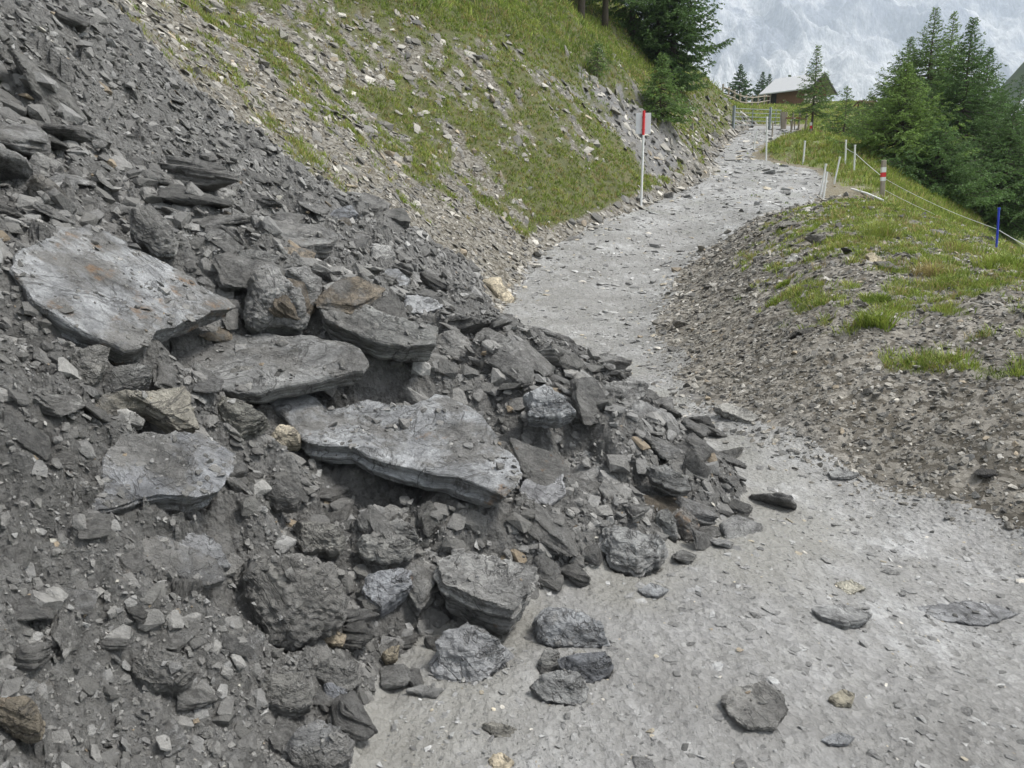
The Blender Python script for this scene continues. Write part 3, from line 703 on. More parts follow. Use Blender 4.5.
# ------------------------------------------------------------------ loose stones
def hull(seed, dims, n=15, boxy=.75):
    r = np.random.default_rng(seed)
    p = r.uniform(-1, 1, (n, 3)); m = np.abs(p).max(1, keepdims=True)
    p = p / m ** r.uniform(.35, boxy, (n, 1)); p *= np.array(dims) * .5
    bm = bmesh.new()
    for q in p: bm.verts.new(q)
    g = bmesh.ops.convex_hull(bm, input=bm.verts[:])
    bmesh.ops.delete(bm, geom=list({e for e in g['geom_interior'] + g['geom_unused'] if isinstance(e, bmesh.types.BMVert)}), context='VERTS')
    bmesh.ops.triangulate(bm, faces=bm.faces[:])
    bm.verts.ensure_lookup_table(); bm.verts.index_update()
    V = np.array([v.co[:] for v in bm.verts]); F = np.array([[v.index for v in f.verts] for f in bm.faces]); bm.free()
    return V, F

FLATP = [hull(500 + i, (1, .55 + .05 * (i % 7), .13 + .03 * (i % 5)), 14) for i in range(14)]
BLOCP = [hull(600 + i, (1, .6 + .06 * (i % 6), .38 + .06 * (i % 5)), 15) for i in range(14)]

def frames(n_vec, yaw, rs, jit):
    n = n_vec + rs.normal(0, 1, n_vec.shape) * np.reshape(jit, (-1, 1)); n /= np.linalg.norm(n, axis=1, keepdims=True)
    ref = np.stack([np.cos(yaw), np.sin(yaw), np.zeros_like(yaw)], 1)
    u = ref - n * (ref * n).sum(1, keepdims=True); u /= np.linalg.norm(u, axis=1, keepdims=True)
    w = np.cross(n, u)
    return np.stack([u, w, n], 2)

def place(protos, X, Y, size, yaw, rs, jit, sink, tint, Zf=Hd, nrm=None):
    P = np.stack([X, Y, Zf(X, Y)], 1)
    nv = normal_at(X, Y) if nrm is None else nrm
    R = frames(nv, yaw, rs, jit)
    pid = rs.integers(0, len(protos), len(X))
    Vs, Fs, Cs, off = [], [], [], 0
    for k, (pv, pf) in enumerate(protos):
        m = np.where(pid == k)[0]
        if not len(m): continue
        th = np.ptp(pv[:, 2])
        v = np.einsum('nij,vj->nvi', R[m], pv) * size[m, None, None] + (P[m] + nv[m] * (th * size[m] * sink)[:, None])[:, None]
        Vs.append(v.reshape(-1, 3)); Fs.append((pf[None] + (np.arange(len(m)) * len(pv))[:, None, None] + off).reshape(-1, 3))
        Cs.append(np.repeat(tint[m], len(pv), 0)); off += len(m) * len(pv)
    return np.concatenate(Vs), np.concatenate(Fs), np.concatenate(Cs)

def sample(n, rs, rmin, rmax, amin=-44, amax=40):
    a = np.radians(rs.uniform(amin, amax, n)); l = np.exp(rs.uniform(math.log(rmin), math.log(rmax), n))
    return np.sin(a) * l, np.cos(a) * l

def px_size(X, Y):  # metres that one pixel of the photograph covers there
    return np.sqrt(X * X + Y * Y + (H(X, Y) - CAM_Z) ** 2) / FPX

def powlaw(rs, n, a, b, k=2.2):
    u = rs.uniform(0, 1, n); return (a ** (1 - k) + u * (b ** (1 - k) - a ** (1 - k))) ** (1 / (1 - k))

def tints(rs, n, table):
    """table of (weight, colour, spread)"""
    w = np.array([t[0] for t in table], float); w /= w.sum()
    k = rs.choice(len(table), n, p=w)
    c = np.array([t[1] for t in table])[k]; s = np.array([t[2] for t in table])[k]
    c = c * np.exp(rs.normal(0, 1, n) * s)[:, None]
    return np.concatenate([np.clip(c, .02, .7), np.ones((n, 1))], 1)

def mat_stone():
    q = NT('loose stone'); v = q.coord(); c = q.attr('tint').outputs['Color']
    n2 = q.noise(40, 6, .7, v)
    c = q.mix(.8, c, q.mix(1.0, c, q.ramp(n2, [(.3, .6), (.7, 1.4)]), 'MULTIPLY'))
    return q.out(c, q.ramp(n2, [(.3, .5), (.7, .85)]), q.bump(n2, .02, 1.0), .4)
M_STN = mat_stone()

SHALE = [(6, (.165, .161, .152), .26), (1.4, (.21, .207, .2), .2), (2, (.12, .117, .109), .2), (.05, (.31, .305, .29), .12), (.10, (.24, .195, .14), .2), (.03, (.42, .40, .35), .1)]
DRY = [(5, (.19, .178, .155), .35), (2.0, (.32, .302, .268), .2), (.45, (.27, .225, .165), .22), (.12, (.38, .36, .32), .12), (2.2, (.125, .12, .11), .2)]
TRK = [(5, (.24, .238, .23), .25), (2, (.34, .338, .33), .2), (.6, (.36, .32, .25), .2), (2, (.15, .148, .142), .2), (.25, (.5, .47, .42), .1)]

def near_hero(X, Y, f=.62):
    m = np.zeros(X.shape, bool)
    for hx, hy, hr in HERO_XY: m |= (X - hx) ** 2 + (Y - hy) ** 2 < (hr * f) ** 2
    return m

def rubble(name, label_kind, n, seed, where, rng_, lo, hi, k, table, jit, sink, flat=.6, keep_off=False):
    rs = np.random.default_rng(seed)
    X, Y = sample(n, rs, *rng_)
    m = where(X, Y, rs)
    if keep_off or rng_[0] < 3: m &= ~on_hero(X, Y, .97)
    if keep_off: m &= ~near_hero(X, Y)
    X, Y = X[m], Y[m]; n = len(X)
    size = powlaw(rs, n, lo, hi, k) * px_size(X, Y)
    yaw = rs.uniform(0, 6.283, n); tint = tints(rs, n, table); isf = rs.uniform(0, 1, n) < flat
    Vs, Fs, Cs = [], [], []; off = 0
    for pr, mm in ((FLATP, isf), (BLOCP, ~isf)):
        if mm.sum() == 0: continue
        v, f, c = place(pr, X[mm], Y[mm], size[mm], yaw[mm], rs, np.full(mm.sum(), jit), sink, tint[mm])
        Vs.append(v); Fs.append(f + off); Cs.append(c); off += len(v)
    o = mesh_np(name, np.concatenate(Vs), np.concatenate(Fs), M_STN, attrs={'tint': ('FLOAT_COLOR', 'POINT', np.concatenate(Cs))})
    return tag(o, kind='stuff')

deb_w = lambda X, Y, rs: debris_amount(X, Y) > rs.uniform(.3, .9, X.shape)
rubble('slide_rubble', '', 42000, 1, deb_w, (1.3, 17), 3.5, 11, 2.2, SHALE, .38, .25, .6)
rubble('slide_rubble', '', 60000, 2, deb_w, (1.2, 17), 1.8, 5, 2.0, SHALE, .5, .3, .6)
hil_w = lambda X, Y, rs: (XL(Y) - X > -.1) & (debris_amount(X, Y) < .3) & (veg(X, Y) < rs.uniform(.2, 1.0, X.shape)) & (Y < 62)
rubble('shale_flakes', '', 95000, 3, hil_w, (7, 62), 2.4, 14, 2.5, DRY, .24, .2, .85)
bnk_w = lambda X, Y, rs: (X - XR(Y) > rs.uniform(-.25, .35, X.shape)) & (veg(X, Y) < rs.uniform(.25, 1.1, X.shape)) & (X < XG(Y) + 1.5) & (Y < 26)
rubble('bank_stones', '', 110000, 4, bnk_w, (3, 27), 1.9, 9, 2.6, DRY + [(3, (.16, .153, .138), .3), (.8, (.42, .40, .36), .12)], .42, .2, .65)
trk_w = lambda X, Y, rs: (X < XR(Y) + .1) & (X > XL(Y)) & (debris_amount(X, Y) < .2) & (rs.uniform(0, 1, X.shape) < np.where(Y < 9, .45, 1.0)) & (rs.uniform(0, 1, X.shape) < .25 + 1.1 * smoothstep(-.1, .5, fbm2(X * 1.6, Y * 1.6, 66, 4)) + .5 * smoothstep(13, 17, Y))
rubble('track_gravel', '', 90000, 5, trk_w, (1.6, 56), 1.6, 12, 2.6, TRK, .16, .05, .85)
toe_w = lambda X, Y, rs: (np.abs(X - XR(Y)) < np.abs(rs.normal(0, .22, X.shape))) & (Y < 20) | (np.abs(X - XL(Y)) < np.abs(rs.normal(0, .3, X.shape))) & (Y > 15) & (Y < 30)
rubble('verge_stones', '', 26000, 6, toe_w, (3, 30), 3, 12, 2.4, DRY + [(4, (.15, .148, .14), .25)], .25, .2, .7)

rubble('track_flakes', '', 5200, 8, lambda X, Y, rs: (SF(X, Y) < -.05) & (X < XR(Y)) & (rs.uniform(0, 1, X.shape) < .15 + 1.2 * smoothstep(-.1, .5, fbm2(X * 1.1, Y * 1.1, 67, 3))), (1.7, 9), 5, 17, 2.3, [(4, (.24, .237, .23), .22), (2, (.17, .168, .162), .2), (1, (.33, .33, .325), .15), (.15, (.34, .29, .22), .2)], .09, -.1, 1.0)

# ---- stones big enough to count: each an object of its own
def stone_proto(seed, dims, res=42):
    V, F = hull(seed, dims, 13, .8)
    Vr, Nr, Fr = remesh(V, F, 1 / res)
    return weather(Vr, Nr, 1.0, seed, 1.0, .38), Fr
PROTO = []
for i in range(18):
    d = (1, .62 + .05 * (i % 6), .2 + .035 * (i % 4)) if i % 2 else (1, .7 + .04 * (i % 5), .42 + .07 * (i % 4))
    v, f = stone_proto(900 + i, d)
    o = mesh_np('stone', v, f, M_ROCK, attrs={'bed': ('FLOAT', 'POINT', v[:, 2] * .25)}); PROTO.append(o)
USED = set()
def put_stone(x, y, size, tilt, sink, col, mud, rust, label, group, rs, flat):
    ids = [i for i in range(18) if (i % 2 == 1) == flat]
    k = int(rs.choice(ids)); o = PROTO[k]
    if k in USED: o = o.copy(); COL.objects.link(o)
    USED.add(k)
    X, Y = np.array([x]), np.array([y]); n = normal_at(X, Y, .3)
    n = .7 * n + .3 * np.array([[0, 0, 1.]])
    R = frames(n, rs.uniform(0, 6.28, 1), rs, np.array([tilt]))[0]
    th = .2 if flat else .45
    M = Matrix([[*R[0], x], [*R[1], y], [*R[2], float(Hd(X, Y)[0]) + th * size * sink], [0, 0, 0, 1]]) @ Matrix.Diagonal((size, size * rs.uniform(.8, 1.15), size * rs.uniform(.8, 1.2), 1))
    o.matrix_world = M
    o.color = (*col, 1); o['mud'] = float(mud); o['rust'] = float(rust)
    tag(o, label, 'stone', group); return o

def stones(n, seed, where, rng_, lo, hi, k, table, tilt, sink, mud, label, group, pflat, amin=-36, amax=34):
    rs = np.random.default_rng(seed); X, Y = sample(n * 60, rs, *rng_, amin, amax)
    m = where(X, Y, rs) & ~on_hero(X, Y, 1.12); X, Y = X[m], Y[m]; got = 0
    s = powlaw(rs, len(X), lo, hi, k) * px_size(X, Y); t = tints(rs, len(X), table)
    for x, y, z, c in zip(X, Y, s, t):
        if got >= n: break
        px, py, f = project((x, y, float(H(np.array(x), np.array(y)))))
        if not (-5 < px < 1030 and -5 < py < 775): continue
        if any((x - a) ** 2 + (y - b) ** 2 < (.55 * (z * .5 + r)) ** 2 for a, b, r in HERO_XY[len(R_):]): continue
        put_stone(x, y, z, tilt, sink, c[:3], mud * rs.uniform(.3, 1.3), .35 if rs.uniform() < .05 else 0., label, group, rs, rs.uniform() < pflat)
        HERO_XY.append((x, y, z * .5)); got += 1
    return got
d_ = lambda X, Y: debris_amount(X, Y) > .75
MIDS = [(6, (.235, .231, .22), .30), (1.8, (.32, .317, .308), .2), (2, (.155, .152, .142), .2), (.25, (.32, .315, .30), .12), (.25, (.25, .21, .16), .2)]
stones(90, 21, lambda X, Y, r: d_(X, Y) & (Y > 5.2) & (r.uniform(0, 1, X.shape) < .35 + .65 * (X > -3.0)), (5.2, 14), 18, 46, 1.7, MIDS, .26, .25, .45, 'grey angular stone among the dark debris of the upper slide', 'stones on the upper slide', .6)
stones(128, 22, lambda X, Y, r: d_(X, Y) & (Y > 2.75) & (Y < 7.2), (2.8, 7.3), 32, 88, 1.5, MIDS, .27, .16, .45, 'muddy grey stone lying loose among the big slabs of the slide', 'stones between the big slabs', .62, -33, 24)
stones(30, 23, lambda X, Y, r: d_(X, Y) & (Y < 2.8), (1.5, 2.9), 26, 60, 2.2, MIDS, .3, .2, .7, 'dark stone in the fine debris at the lower left', 'stones in the fine debris', .6)
stones(36, 24, lambda X, Y, r: (np.abs(SF(X, Y) - .1) < .2) & (Y < 10) & (Y > 2.4), (2.4, 10), 24, 52, 1.6, MIDS, .28, .28, .35, 'grey stone at the edge of the slide where it spills onto the track', 'stones along the foot of the slide', .5)
stones(7, 25, lambda X, Y, r: (SF(X, Y) < -.4) & (X < XR(Y) - .1) & (Y < 9), (1.9, 9), 16, 34, 2.3, [(1, (.38, .375, .365), .12)], .05, -.1, .0, 'flat grey stone lying on the bare gravel track', 'flat stones on the track', 1.0)
stones(10, 26, lambda X, Y, r: (X > XR(Y) + .1) & (X < XG(Y)) & (Y < 18), (4, 19), 16, 28, 2.2, DRY, .2, .35, .0, 'pale flat stone among the gravel of the right bank', 'stones on the right bank', .8, 5)

# broken shale of hand size and below, too many to count
MP = [hull(1300 + i, (1, .6 + .06 * (i % 5), (.15 + .06 * (i % 3)) if i % 3 else .42), 26, .9) for i in range(16)]
rs = np.random.default_rng(55); X, Y = sample(9000, rs, 1.6, 14.5, -38, 26)
m = (debris_amount(X, Y) > .55) & ~on_hero(X, Y, .98) & ((Y > 2.7) | (rs.uniform(0, 1, 9000) < .35)); X, Y = X[m], Y[m]; k = len(X)
v, f, c = place(MP, X, Y, powlaw(rs, k, 9, 27, 1.8) * px_size(X, Y) * np.where(Y > 6, .62, 1.0), rs.normal(2.6, .9, k), rs, np.full(k, .30), .12, tints(rs, k, [(6, (.165, .161, .152), .26), (2, (.205, .202, .194), .2), (2, (.12, .117, .109), .2), (.1, (.21, .17, .12), .2)]))
tag(mesh_np('broken_shale', v, f, M_STN, attrs={'tint': ('FLOAT_COLOR', 'POINT', c)}), kind='stuff')

# crumbs and shards lying on the big slabs
rs = np.random.default_rng(77); XS, NS, SS = [], [], []
for ce, no, mud, sz in TOPS:
    k = min(len(ce), int((4 + 110 * mud) * (sz / 110.) ** 1.6))
    if not k: continue
    ii = rs.choice(len(ce), k, replace=False); XS.append(ce[ii]); NS.append(no[ii]); SS.append(powlaw(rs, k, 2.0, 13, 2.4) * px_size(ce[ii, 0], ce[ii, 1]))
XS, NS, SS = np.concatenate(XS), np.concatenate(NS), np.concatenate(SS); k = len(XS)
v, f, c = place(FLATP + BLOCP, XS[:, 0], XS[:, 1], SS, rs.uniform(0, 6.28, k), rs, np.full(k, .25), .15, tints(rs, k, SHALE), lambda X, Y: XS[:, 2], NS)
tag(mesh_np('slab_crumbs', v, f, M_STN, attrs={'tint': ('FLOAT_COLOR', 'POINT', c)}), kind='stuff')
# ------------------------------------------------------------------ grass and low plants
def mat_leaf(name, rough=.6, trans=.25):
    q = NT(name); c = q.attr('tint').outputs['Color']
    q.out(c, rough, spec=.25)
    q.bsdf.inputs['Subsurface Weight'].default_value = 0
    tr = q.n('ShaderNodeBsdfTranslucent'); q.l(c, tr.inputs[0]); mx = q.n('ShaderNodeMixShader'); mx.inputs[0].default_value = trans
    q.l(q.bsdf.outputs[0], mx.inputs[1]); q.l(tr.outputs[0], mx.inputs[2])
    q.l(mx.outputs[0], q.t.nodes['Material Output'].inputs[0]); return q.m
M_GRS = mat_leaf('grass blades'); M_NDL = mat_leaf('larch needles', .65, .35)
M_BARK = plain('larch bark', (.085, .068, .052), .9, 0, .4, 14)

def blades(P, N, length, width, rad, lean, rs, cols, nb):
    n = len(P); k = n * nb
    p = np.repeat(P, nb, 0); L = np.repeat(length, nb) * rs.uniform(.55, 1.15, k); W = np.repeat(width, nb) * rs.uniform(.7, 1.3, k)
    nn = np.repeat(N, nb, 0); r = np.repeat(rad, nb) * np.sqrt(rs.uniform(0, 1, k)); th = rs.uniform(0, 6.283, k)
    out = np.stack([np.cos(th), np.sin(th), np.zeros(k)], 1)
    out -= nn * (out * nn).sum(1, keepdims=True)
    b = p + out * r[:, None]
    up = nn * .35 + np.array([0, 0, .65]); dr = up + out * (lean * rs.uniform(.15, 1.2, k))[:, None] + rs.normal(0, .15, (k, 3)); dr /= np.linalg.norm(dr, axis=1, keepdims=True)
    y2 = rs.uniform(0, 6.283, k); sd = np.stack([np.cos(y2), np.sin(y2), np.zeros(k)], 1)
    mid = b + dr * (L * .55)[:, None]; tip = mid + (dr * .75 + out * (.5 * lean) - np.array([0, 0, .18])) * (L * .5)[:, None]
    w = sd * (W * .5)[:, None]
    b = b - dr * .02
    V = np.stack([b - w, b + w, mid - w * .8, mid + w * .8, tip], 1).reshape(-1, 3)
    o = (np.arange(k) * 5)[:, None]
    F = np.concatenate([o + np.array([[0, 1, 3]]), o + np.array([[0, 3, 2]]), o + np.array([[2, 3, 4]])])
    c = np.repeat(cols, nb, 0) * np.exp(rs.normal(0, .16, k))[:, None]
    C = np.repeat(np.concatenate([np.clip(c, 0, .6), np.ones((k, 1))], 1), 5, 0)
    return V, F, C

G1, G2, G3, DRYG = (.215, .28, .050), (.14, .20, .038), (.29, .325, .075), (.33, .27, .12)
def gcols(rs, n, w):
    t = np.array([G1, G2, G3, DRYG]); return t[rs.choice(4, n, p=np.array(w) / sum(w))] * np.exp(rs.normal(0, .15, n))[:, None]

def turf(name, n, seed, where, rng_, hm, wid, nb, w, lean=.5, amin=-34, amax=36):
    rs = np.random.default_rng(seed); X, Y = sample(n, rs, *rng_, amin, amax)
    m = where(X, Y, rs); X, Y = X[m], Y[m]; n = len(X)
    P = np.stack([X, Y, Hd(X, Y)], 1); N = normal_at(X, Y); px = px_size(X, Y)
    L = hm * np.exp(rs.normal(0, .3, n)); W = np.maximum(wid, px * .55)
    V, F, C = blades(P, N, L, W, L * .7, lean, rs, gcols(rs, n, w), nb)
    return tag(mesh_np(name, V, F, M_GRS, attrs={'tint': ('FLOAT_COLOR', 'POINT', C)}), kind='stuff')

vg = lambda X, Y, rs: veg(X, Y) > rs.uniform(.35, .95, X.shape)
turf('hillside_grass', 190000, 31, lambda X, Y, rs: (X < XL(Y) - .1) & vg(X, Y, rs) & (Y < 60), (8, 60), .085, .009, 8, (4, 3, 3, 2.6), .8)
turf('bank_grass', 110000, 32, lambda X, Y, rs: (X > XR(Y)) & (X < XG(Y) + 2) & (Y < 26) & vg(X, Y, rs), (4.5, 27), .075, .005, 10, (4, 3, 3, 2.4), .7)
turf('meadow_grass', 60000, 33, lambda X, Y, rs: (Y > 23) & ((X > XR(Y)) | (Y > 58)) & (X < XG(Y) + 4) & vg(X, Y, rs), (22, 125), .20, .01, 8, (4, 2, 4, 1.6), .5, 0, 36)
lipw = lambda X, Y: smoothstep(-1.2, .4, (XL(Y) - X) - np.interp(Y, [14, 20, 28, 40, 60], [12., 8.0, 4.3, 3.3, 3.0]))
turf('heath_shrubs', 40000, 34, lambda X, Y, rs: (X < XL(Y)) & (Y < 60) & (lipw(X, Y) > rs.uniform(.1, 1, X.shape)), (14, 60), .24, .02, 9, (3, 5, 2, 1.2), .9)
turf('track_verge_grass', 40000, 35, lambda X, Y, rs: (veg(X, Y) > .08) & (X > XL(Y) - .3) & (X < XR(Y) + .5) & (rs.uniform(0, 1, X.shape) < .5 * veg(X, Y)) & (Y < 57), (6, 57), .05, .006, 8, (4, 3, 3, 2), .7)

# grass tufts that stand out one by one
for px, py, h, r, wts, lab in ((881, 236, .34, .16, (4, 2, 5, .5), 'tall bright green grass tuft below the red and white post'),
                             (874, 330, .19, .07, (5, 2, 4, .3), 'lone green grass tuft in the stones of the right bank'),
                             (876, 306, .13, .07, (5, 3, 3, .5), 'low green tuft just above the lone tuft on the right bank'),
                             (932, 273, .16, .10, (1, .5, 1, 7), 'reddish brown dry grass tuft on the right bank'),
                             (968, 256, .22, .16, (4, 1, 6, 1), 'pale green grass tuft left of the blue pole'),
                             (1003, 268, .22, .13, (5, 2, 4, 1), 'green grass tuft at the foot of the blue pole'),
                             (785, 283, .06, .05, (5, 3, 3, .3), 'small green tuft at the edge of the track by the right bank')):
    P = hit(px, py); rs = np.random.default_rng(px); X, Y = np.array([P[0]]), np.array([P[1]]); nt_ = 14
    Q = np.repeat(P[None], nt_, 0); Q[:, :2] += rs.normal(0, r * .8, (nt_, 2)); Q[:, 2] = Hd(Q[:, 0], Q[:, 1])
    V, F, C = blades(Q - P, np.repeat(normal_at(X, Y), nt_, 0), np.full(nt_, h), np.full(nt_, .008), np.full(nt_, r * .6), .7, rs, gcols(rs, nt_, wts), 26)
    o = mesh_np('grass_tuft', V, F, M_GRS, attrs={'tint': ('FLOAT_COLOR', 'POINT', C)}); o.location = P; tag(o, lab, 'grass tuft')

# ------------------------------------------------------------------ trees
def tree_mesh(Ht, Lmax, seed, tint, base=.1, nb=110, needle=.10, dens=1.0, droop=.25, sparse=0.0):
    rs = np.random.default_rng(seed)
    bm = bmesh.new(); zs = np.linspace(-.4, Ht, 14); wob = rs.normal(0, .012 * Ht / 8, (14, 2)).cumsum(0) * .6; wob -= wob[0]
    r0 = .016 * Ht + .006
    bm_tube(bm, [(wob[i, 0], wob[i, 1], zs[i]) for i in range(14)], [max(.008, r0 * (1 - .97 * max(0, zs[i]) / Ht)) for i in range(14)], 8)
    q = Vector((0, 0, 0)); TV, TF = [], []   # twigs as thin prisms
    NV, ND, NL, NC = [], [], [], []
    ax = lambda z: np.array([np.interp(z, zs, wob[:, 0]), np.interp(z, zs, wob[:, 1]), z])
    off = 0
    for i in range(nb):
        u = (i + rs.uniform()) / nb; h = Ht * (base + (1 - base) * u ** .92); f = 1 - h / Ht
        if rs.uniform() < sparse: continue
        L = (Lmax * min(1, 1.5 * f ** 1.28) * rs.uniform(.62, 1.12) + .12) * (1 if f < .85 else .8)
        az = i * 2.39996 + rs.uniform(-.4, .4); el = math.radians(-14 + 45 * (1 - f) ** 1.6 + rs.uniform(-9, 9))
        d = np.array([math.cos(az) * math.cos(el), math.sin(az) * math.cos(el), math.sin(el)])
        t = np.linspace(0, 1, 7); B = ax(h) + d * (t * L)[:, None]; B[:, 2] += L * (-droop * t + (droop + .10) * t ** 2.6)
        r = .010 + .012 * L
        sdv = np.cross(d, [0, 0, 1]); sdv /= np.linalg.norm(sdv) + 1e-9; upv = np.cross(sdv, d)
        rr = r * (1 - .85 * t)
        ring = np.stack([B + upv * rr[:, None], B - upv * (rr * .5)[:, None] + sdv * (rr * .87)[:, None], B - upv * (rr * .5)[:, None] - sdv * (rr * .87)[:, None]], 1)
        TV.append(ring.reshape(-1, 3))
        for a in range(6):
            for b in range(3):
                c = (b + 1) % 3; TF.append((off + a * 3 + b, off + a * 3 + c, off + a * 3 + 3 + c, off + a * 3 + 3 + b))
        off += 21
        nt = max(3, int(L / .11))
        for j in range(nt):
            tt = .12 + .88 * (j + rs.uniform()) / nt; p = np.array([np.interp(tt, t, B[:, k]) for k in range(3)])
            l2 = (.34 * L * (1 - tt * .75) + .10) * rs.uniform(.6, 1.15); sgn = 1 if j % 2 else -1
            td = d * .75 + sdv * sgn * rs.uniform(.5, 1.0) + np.array([0, 0, rs.uniform(-.35, .18)]); td /= np.linalg.norm(td)
            m = max(3, int(l2 / (.020 / dens)))
            s = rs.uniform(0, 1, m); q = p + td * (s * l2)[:, None]; q[:, 2] -= .18 * l2 * s ** 2; q += rs.normal(0, .022, (m, 3))
            dd = td * .9 + rs.normal(0, .55, (m, 3)); dd /= np.linalg.norm(dd, axis=1, keepdims=True)
            NV.append(q); ND.append(dd); NL.append(np.full(m, needle) * rs.uniform(.6, 1.25, m))
            NC.append(np.repeat(np.array(tint)[None] * math.exp(rs.normal(0, .17)), m, 0) * np.exp(rs.normal(0, .12, m))[:, None])
    P, D, L, C = np.concatenate(NV), np.concatenate(ND), np.concatenate(NL), np.concatenate(NC)
    k = len(P); sd = np.cross(D, rs.normal(0, 1, (k, 3))); sd /= np.linalg.norm(sd, axis=1, keepdims=True); w = sd * (L * .21)[:, None]
    V = np.stack([P - D * (L * .45)[:, None], P + w, P + D * (L * .55)[:, None], P - w], 1).reshape(-1, 3)
    F = np.arange(k * 4).reshape(-1, 4)
    return bm, np.concatenate(TV), np.array(TF), V, F, np.repeat(np.concatenate([np.clip(C, 0, .5), np.ones((k, 1))], 1), 4, 0)

def tree(kind, P, Ht, Lmax, seed, tint, label, group=None, **kw):
    root = empty(kind, P, random.uniform(0, 6.28), label, 'tree', group)
    bm, TV, TF, V, F, C = tree_mesh(Ht, Lmax, seed, tint, **kw)
    bm_obj('trunk', bm, M_BARK, root, True)
    nv = len(TV); Va = np.concatenate([TV, V]); Fa = np.concatenate([TF, F + nv])
    Ca = np.concatenate([np.repeat([[.085, .068, .052, 1]], nv, 0), C])
    mesh_np('crown', Va, Fa, M_NDL, root, attrs={'tint': ('FLOAT_COLOR', 'POINT', Ca)})
    return root

def tree_top(px, py, Y, **kw):
    d = ray(px, py); t = Y / d[1]; X = d[0] * t; z = float(H(np.array(X), np.array(float(Y)))); return (X, Y, z - .05), CAM_Z + d[2] * t - z
LG, LD, LB, SPR = (.165, .25, .065), (.10, .17, .055), (.13, .205, .06), (.075, .13, .055)
for px, py, Y, Lm, tnt, kw, lab in (
    (908, 62, 34, 2.7, LG, dict(nb=190), 'light green larch in front of the taller larches on the right'),
    (936, 7, 45, 3.4, LB, dict(nb=190, sparse=.06), 'tallest larch of the right group with open pointed top'),
    (955, 12, 47, 3.3, LG, dict(nb=180, sparse=.06), 'slim pale topped larch directly right of the tallest larch'),
    (973, 17, 37, 3.4, LD, dict(nb=230, dens=1.15), 'big dark green larch with visible trunk right of the light green larch'),
    (911, 37, 47, 3.2, LB, dict(nb=170), 'larch partly hidden behind the light green larch at left of the group'),
    (991, 47, 41, 3.5, LD, dict(nb=190), 'larch at the right flank of the big dark larch'),
    (848, 86, 42, 1.35, LB, dict(nb=60, dens=.9), 'small slender larch standing alone on the meadow edge'),
    (884, 98, 43, 1.9, LB, dict(nb=120), 'low larch between the slender larch and the light green larch'),
    (1023, 74, 58, 2.2, SPR, dict(nb=90), 'dark narrow conifer at the right edge of the photo'),
    (1016, 104, 34, 3.6, LD, dict(nb=180), 'lower dark larch at the right edge behind the blue pole'),
    (942, 122, 32, 2.9, LD, dict(nb=150), 'short dark larch filling the gap below the big dark larch'),
    (1002, 92, 38, 3.0, LD, dict(nb=180), 'dark larch in the gap between the flank larch and the right edge'),
    (1047, 60, 40, 4.2, LD, dict(nb=190), 'dark larch just cut by the right edge of the photo')):
    P, ht = tree_top(px, py, Y)
    tree('larch_tree' if tnt is not SPR else 'spruce_tree', P, ht, Lm, px, tnt, lab, None, **({'base': .06} | kw))
def tree_base(kind, px, py, Ht, Lmax, tint, lab, **kw):
    tree(kind, hit(px, py), Ht, Lmax, px + 3, tint, lab, None, **kw)
tree_base('larch_tree', 672, 84, 10.0, 2.5, LD, 'big dark larch leaning its branches over the top of the left slope', nb=260, dens=1.2, base=.0, droop=.35, needle=.12)
tree_base('larch_tree', 657, 66, 9.5, 2.0, LD, 'dark larch half hidden behind the big larch above the sign', nb=190, dens=1.1, base=.06, droop=.3, needle=.10)
tree_base('larch_tree', 605, 27, 10, 2.2, LD, 'larch with bare dark trunk at the top edge of the photo', nb=120, dens=1.1, base=.13, needle=.11)
tree_base('larch_tree', 581, 17, 10, 2.2, LD, 'larch whose trunk just shows at top edge left of the bare trunk', nb=90, dens=1.1, base=.12, needle=.11)
tree_base('larch_tree', 632, 38, 10, 2.3, LD, 'dark larch between the bare trunk and the big larch', nb=190, dens=1.1, base=.04, needle=.11)
tree_base('young_larch', 660, 118, 2.2, 1.25, LB, 'young open larch on the slope behind the trail sign', nb=95, dens=1.3, base=.03, needle=.10)
tree_base('young_larch', 597, 73, .95, .45, LB, 'tiny larch sapling on the grassy lip of the slope', nb=50, dens=1.3, base=.03, needle=.07)
P = hit(811, 133); ht = CAM_Z + ray(811, 46)[2] * P[1] / ray(811, 46)[1] - P[2]
tree('larch_tree', P, ht, 1.75, 77, LB, 'sparse open larch standing in front of the hut', nb=110, base=.22, sparse=.08, dens=.9)
for px, py, Y, Lm, lab in ((741, 64, 98, 2.3, 'small dark spruce left of the hut'), (763, 72, 118, 1.7, 'thin spruce next to the hut, left one of a close pair'), (770, 74, 120, 1.6, 'thin spruce next to the hut, right one of a close pair'), (790, 75, 112, 1.2, 'spruce tip poking up behind the hut roof')):
    P, ht = tree_top(px, py, Y); tree('spruce_tree', P, ht, Lm, px + 9, SPR, lab, None, nb=70, base=.1, dens=.7, needle=.22)
